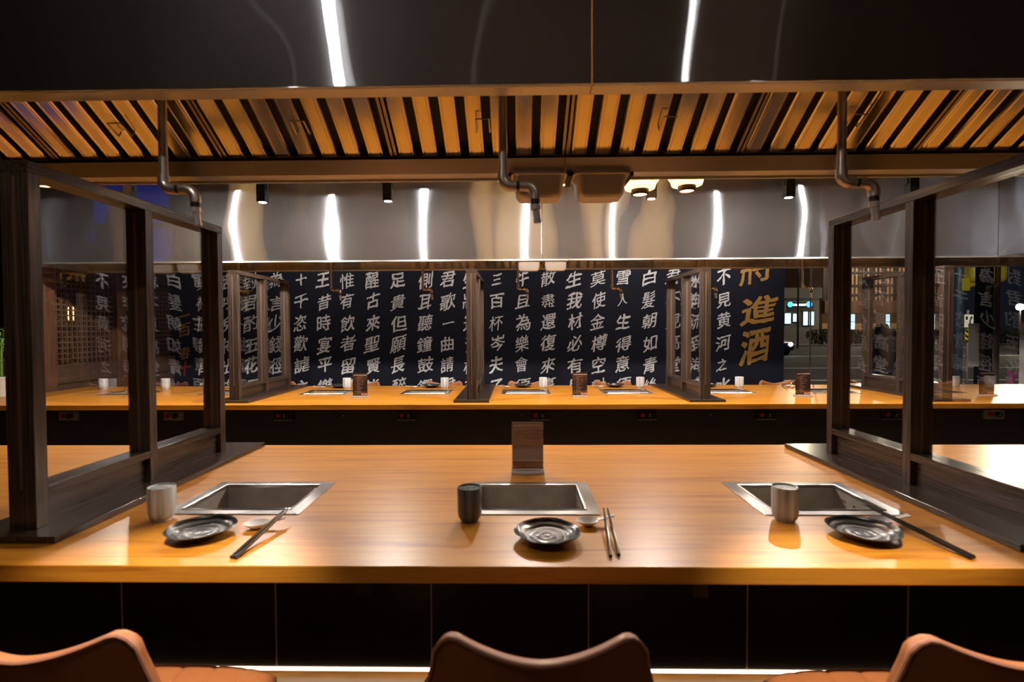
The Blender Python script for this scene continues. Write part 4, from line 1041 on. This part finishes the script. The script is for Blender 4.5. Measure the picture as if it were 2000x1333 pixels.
B(xp - .01, xp + .15, d - .12, d + .02, at(1750, 570, d)[1], at(1750, 545, d)[1]).build('clamp', M['sig_y'], sg, bevel=0.02)
street_lamp(1930, 420, 8.6, 'street lamp added close outside the window for the signal, hidden by the black mullion', 150)  # added out of view so the signal catches light
street_lamp(1926, 425, 13.0, 'street lamp added beyond the traffic signal to light the arrow sign', 800)  # added behind the mullion to brighten the sign plate
# keep-right sign and striped hazard marker
d = 15.0
ks = thing('road_sign', (at(1891, 620, d)[0], d, ZG), 'white road sign with a curved black arrow and shield above a yellow striped marker', 'road sign')
xm = at(1892, 620, d)[0]
MB().tube([(xm, d + .03, ZG), (xm, d + .03, 1.75)], 0.03, 10).build('post', M['bezel'], ks)
x0, z0 = at(1883, 640, d); x1, z1 = at(1901, 615, d)
sp = B(x0, x1, d - .012, d, z0, z1).build('white_plate', simple('white_sign_plate', (.62, .70, .72), .5), ks, bevel=0.004)
ar = MB(); ww, hh = x1 - x0, z1 - z0
MB().tube([(x0 + ww * .45, d - .014, z0 + hh * .14), (x0 + ww * .62, d - .014, z0 + hh * .36), (x0 + ww * .58, d - .014, z0 + hh * .55), (x0 + ww * .72, d - .014, z0 + hh * .74)], .016, 8).build('arrow_shaft', M['black_plastic'], sp)
ar.add([(x0 + ww * .57, d - .015, z0 + hh * .72), (x0 + ww * .90, d - .015, z0 + hh * .68), (x0 + ww * .78, d - .015, z0 + hh * .92), (x0 + ww * .57, d - .013, z0 + hh * .72), (x0 + ww * .90, d - .013, z0 + hh * .68), (x0 + ww * .78, d - .013, z0 + hh * .92)], [(0, 1, 2), (5, 4, 3), (0, 3, 4, 1), (1, 4, 5, 2), (2, 5, 3, 0)]).build('arrow_head', M['black_plastic'], sp)
B(x0 + ww * .12, x0 + ww * .36, d - .016, d - .012, z0 + hh * .60, z0 + hh * .86).build('black_shield', M['black_plastic'], sp, bevel=0.012)
x0, z0 = at(1884, 668, d); x1, z1 = at(1900, 642, d)
mk = B(x0, x1, d - .012, d, z0, z1).build('striped_plate', simple('yellow_marker_plate', (.55, .42, .02), .5), ks)
s_ = MB(); ww, hh = x1 - x0, z1 - z0
for k in range(-1, 3):
    zz = z0 + hh * (k * .40)
    pts = [(x0, zz + hh * .40), (x1, zz), (x1, zz + hh * .19), (x0, zz + hh * .59)]
    pts = [(x, min(max(z, z0), z1)) for x, z in pts]
    s_.add([(x, yy, z) for yy in (d - .015, d - .012) for x, z in pts], [(0, 1, 2, 3), (7, 6, 5, 4), (0, 4, 5, 1), (1, 5, 6, 2), (2, 6, 7, 3), (3, 7, 4, 0)])
s_.build('black_stripes', M['black_plastic'], mk)
# papers hung in the right windows
M['paper'] = simple('white_poster_paper', (0.76, 0.77, 0.78), 0.7)
P1 = B(at(1893, 620, 6.14)[0], 5.461, 6.145, 6.1495, at(1750, 717, 6.14)[1], at(1750, 633, 6.14)[1]).build('poster', M['paper']); tag(P1, 'white paper poster hung in the window left of the black mullion', 'poster', 'posters in the windows')
def latin(name, txt, size, loc, rot, m, parent):
    cu = bpy.data.curves.new(name, 'FONT'); cu.body = txt; cu.size = size; cu.extrude = 0.0006
    o = bpy.data.objects.new(name, cu); C.objects.link(o)
    dg = bpy.context.evaluated_depsgraph_get(); me = bpy.data.meshes.new_from_object(o.evaluated_get(dg)); bpy.data.objects.remove(o)
    o = bpy.data.objects.new(name, me); C.objects.link(o); me.materials.clear(); me.materials.append(m); o.parent = parent
    o.rotation_euler = rot; o.location = Vector(loc) - parent_origin(parent); return o
latin('poster_lettering', 'AL', 0.032, (at(1909, 620, 6.14)[0], 6.1445, at(1750, 651, 6.07)[1]), (R(90), 0, 0), M['black_plastic'], P1)
yq = 5.80
P2 = B(5.595, 5.5995, yq - 0.75, yq, at(1750, 752, yq)[1], at(1750, 632, yq)[1]).build('poster', M['paper']); tag(P2, 'white paper poster on the right wall window at the frame edge', 'poster', 'posters in the windows')
latin('poster_lettering', 'en', 0.07, (5.5945, yq - 0.04, at(1750, 655, yq)[1]), (R(90), 0, R(-90)), M['black_plastic'], P2)
# orchid on the right window sill
oc = thing('potted_orchid', (5.50, 5.86, 0.371), 'pink orchid in a small pot on the right window sill', 'potted plant')
MB().lathe([(0.05, 0), (0.07, 0.12), (0.065, 0.12), (0.01, 0.11)], 24).build('pot', M['white_glaze'], oc, world=False, smooth=True)
MB().tube([(0, 0, 0.10), (0.01, 0, 0.28), (0.05, -0.01, 0.40), (0.10, -0.02, 0.42)], 0.004, 8).build('stem', M['stalk'], oc, world=False, smooth=True)
M['petal'] = simple('pink_orchid_petal', (0.50, 0.10, 0.34), 0.5)
rnd = random.Random(8)
for k in range(7):
    c_ = Vector((0.02 + 0.013 * k, rnd.uniform(-.04, .03), 0.30 + rnd.uniform(-0.06, 0.10))); fm = MB()
    for q in range(5):
        a = q * 1.2566 + k; dx, dz = math.cos(a), math.sin(a)
        fm.add([c_, c_ + Vector((dx * .018 - dz * .013, -.004, dz * .018 + dx * .013)), c_ + Vector((dx * .032, .002, dz * .032)), c_ + Vector((dx * .018 + dz * .013, -.004, dz * .018 - dx * .013))], [(0, 1, 2, 3)])
    fm.build('blossom', M['petal'], oc, world=False, solid=0.001)
for k in range(5):
    a = k * 1.3
    MB().grid(lambda u, v, a=a: (math.cos(a) * .13 * v - math.sin(a) * (u - .5) * .05 * math.sin(3.0 * v + .1), math.sin(a) * .13 * v + math.cos(a) * (u - .5) * .05 * math.sin(3.0 * v + .1), .11 + .07 * v - .09 * v * v), 2, 8).build('leaf', M['stalk'], oc, world=False, solid=0.002, smooth=True)
# parked car at the mural edge, headlights on
M['car'] = simple('dark_car_paint', (0.010, 0.011, 0.013), 0.2); M['car_glass'] = simple('dark_car_glass', (0.004, 0.004, 0.005), 0.05)
M['head'] = simple('lit_headlight', (1, 1, 1), .3, emit=(0.92, 0.96, 1), estr=22)
d = 30.0
xc = at(1521, 620, d)[0]
car = thing('car', (xc, d + 2.1, ZG), 'dark car with headlights on, half hidden by the mural edge', 'car')
def bodyf(prof, hw, m_, nm, bev):
    V = [(x, y, z) for x in (-hw, hw) for (y, z) in prof]; n = len(prof)
    return MB().add(V, [tuple(range(n))[::-1], tuple(range(n, 2 * n))] + [(i, (i + 1) % n, n + (i + 1) % n, n + i) for i in range(n)]).build(nm, m_, car, world=False, bevel=bev, seg=3)
bodyf([(-2.15, .28), (-2.2, .55), (-2.1, .74), (-1.0, .92), (1.9, .98), (2.15, .85), (2.15, .30)], .88, M['car'], 'body', .08)
bodyf([(-1.0, .90), (-.35, 1.40), (1.0, 1.44), (1.85, .96)], .74, M['car_glass'], 'cabin', .06)
for sx in (-1, 1):
    MB().lathe([(.10, -.06), (.12, 0)], 20, (sx * .66, -2.17, .64), axis='y').build('headlight', M['head'], car, world=False)
    for y in (-1.35, 1.35):
        MB().lathe([(.20, -.11), (.33, -.10), (.33, .10), (.20, .11)], 24, (sx * .80, y, .33), axis='x').build('wheel', M['black_plastic'], car, world=False, smooth=True)

# person standing on the pavement outside, seen from behind
d = 9.0
xq = at(1722, 620, d)[0]
pn = thing('person', (xq, d, ZG), 'person in a dark hooded jacket and blue jeans standing outside the window', 'person')
def skin(name, joints, edges, m_, parent, sub=2):
    me = bpy.data.meshes.new(name); me.from_pydata([j[0] for j in joints], edges, []); o = bpy.data.objects.new(name, me); C.objects.link(o); o.parent = parent
    me.materials.append(m_)
    md = o.modifiers.new('skin', 'SKIN'); md.use_smooth_shade = True
    for v, j in zip(me.skin_vertices[0].data, joints): v.radius = (j[1], j[2] if len(j) > 2 else j[1])
    me.skin_vertices[0].data[0].use_root = True
    o.modifiers.new('sub', 'SUBSURF').render_levels = sub; o.modifiers['sub'].levels = 1
    return o
M['jacket'] = simple('dark_jacket_cloth', (0.028, 0.024, 0.026), 0.8); M['jeans'] = simple('blue_denim', (0.020, 0.040, 0.085), 0.8); M['skin'] = simple('skin', (0.40, 0.22, 0.15), 0.5); M['shoe'] = simple('black_shoe', (.01, .01, .01), .5)
J = [((0, 0, .95), .13, .09), ((0, 0, 1.15), .15, .11), ((0, 0, 1.35), .17, .115), ((0, 0, 1.45), .08, .075), ((0, 0, 1.53), .055, .06), ((0, -.015, 1.60), .085, .098), ((0, -.01, 1.67), .078, .09),
     ((-.19, 0, 1.40), .062, .062), ((-.25, .0, 1.14), .05, .05), ((-.22, -.10, .93), .040, .040), ((-.205, -.14, .85), .034, .026),
     ((.19, 0, 1.40), .062, .062), ((.25, .0, 1.14), .05, .05), ((.22, -.10, .93), .040, .040), ((.205, -.14, .85), .034, .026),
     ((-.09, 0, .84), .098, .10), ((-.10, -.01, .48), .064, .068), ((-.10, .01, .10), .045, .05), ((-.10, -.11, .05), .045, .04),
     ((.09, 0, .84), .098, .10), ((.11, -.01, .48), .064, .068), ((.12, .01, .10), .045, .05), ((.13, -.11, .05), .045, .04)]
ED = [(0, 1), (1, 2), (2, 3), (3, 4), (4, 5), (5, 6), (2, 7), (7, 8), (8, 9), (9, 10), (2, 11), (11, 12), (12, 13), (13, 14), (0, 15), (15, 16), (16, 17), (17, 18), (0, 19), (19, 20), (20, 21), (21, 22)]
body = skin('body', J, ED, M['skin'], pn)
skin('jacket', [((0, 0, .78), .235, .20), ((0, 0, 1.10), .185, .15), ((0, 0, 1.36), .195, .14), ((0, 0, 1.46), .095, .09), ((-.20, 0, 1.405), .082, .082), ((-.262, 0, 1.14), .070, .070), ((-.225, -.10, .93), .056, .056), ((.20, 0, 1.405), .082, .082), ((.262, 0, 1.14), .070, .070), ((.225, -.10, .93), .056, .056)],
     [(0, 1), (1, 2), (2, 3), (2, 4), (4, 5), (5, 6), (2, 7), (7, 8), (8, 9)], M['jacket'], pn)
skin('hood', [((0, .03, 1.46), .10, .10), ((0, .02, 1.56), .108, .118), ((0, .01, 1.66), .098, .108), ((0, .01, 1.705), .06, .07)], [(0, 1), (1, 2), (2, 3)], M['jacket'], pn)
skin('jeans', [((0, 0, 1.0), .15, .115), ((-.09, 0, .83), .110, .115), ((-.10, -.005, .48), .080, .085), ((-.10, .01, .12), .066, .072), ((.09, 0, .83), .110, .115), ((.11, -.005, .48), .080, .085), ((.12, .01, .12), .066, .072)],
     [(0, 1), (1, 2), (2, 3), (0, 4), (4, 5), (5, 6)], M['jeans'], pn)
for sx, xx in ((-1, -.10), (1, .125)):
    skin('shoe', [((xx, .05, .045), .045, .042), ((xx, -.06, .042), .05, .040), ((xx, -.15, .032), .042, .030)], [(0, 1), (1, 2)], M['shoe'], pn)
for sx in (-1, 1):
    for k in range(5):
        fx_ = sx * (.205 + (k - 2) * .016) if k < 4 else sx * .168
        L = [.070, .078, .082, .070, .045][k]
        skin('finger', [((fx_, -.145, .845), .0095), ((fx_, -.155, .845 - L * .5), .0085), ((fx_ - sx * .006, -.145, .845 - L), .007)], [(0, 1), (1, 2)], M['skin'], pn, 1)
for sx in (-1, 1):
    MB().lathe([(.001, -.004), (.012, 0), (.001, .004)], 12, (sx * .032, -.108, 1.625), axis='y').build('eye', M['black_plastic'], pn, world=False)
    MB().lathe([(.004, -.02), (.012, 0), (.004, .02)], 10, (sx * .084, 0, 1.61), axis='z').build('ear', M['skin'], pn, world=False, smooth=True)
MB().lathe([(.006, .03), (.015, -.005), (.004, -.012)], 12, (0, -.108, 1.60)).build('nose', M['skin'], pn, world=False, smooth=True)
B(-.022, .022, -.112, -.104, 1.552, 1.557).build('mouth', simple('lip', (.30, .10, .08), .5), pn, world=False)
pn.rotation_euler.z = R(190)
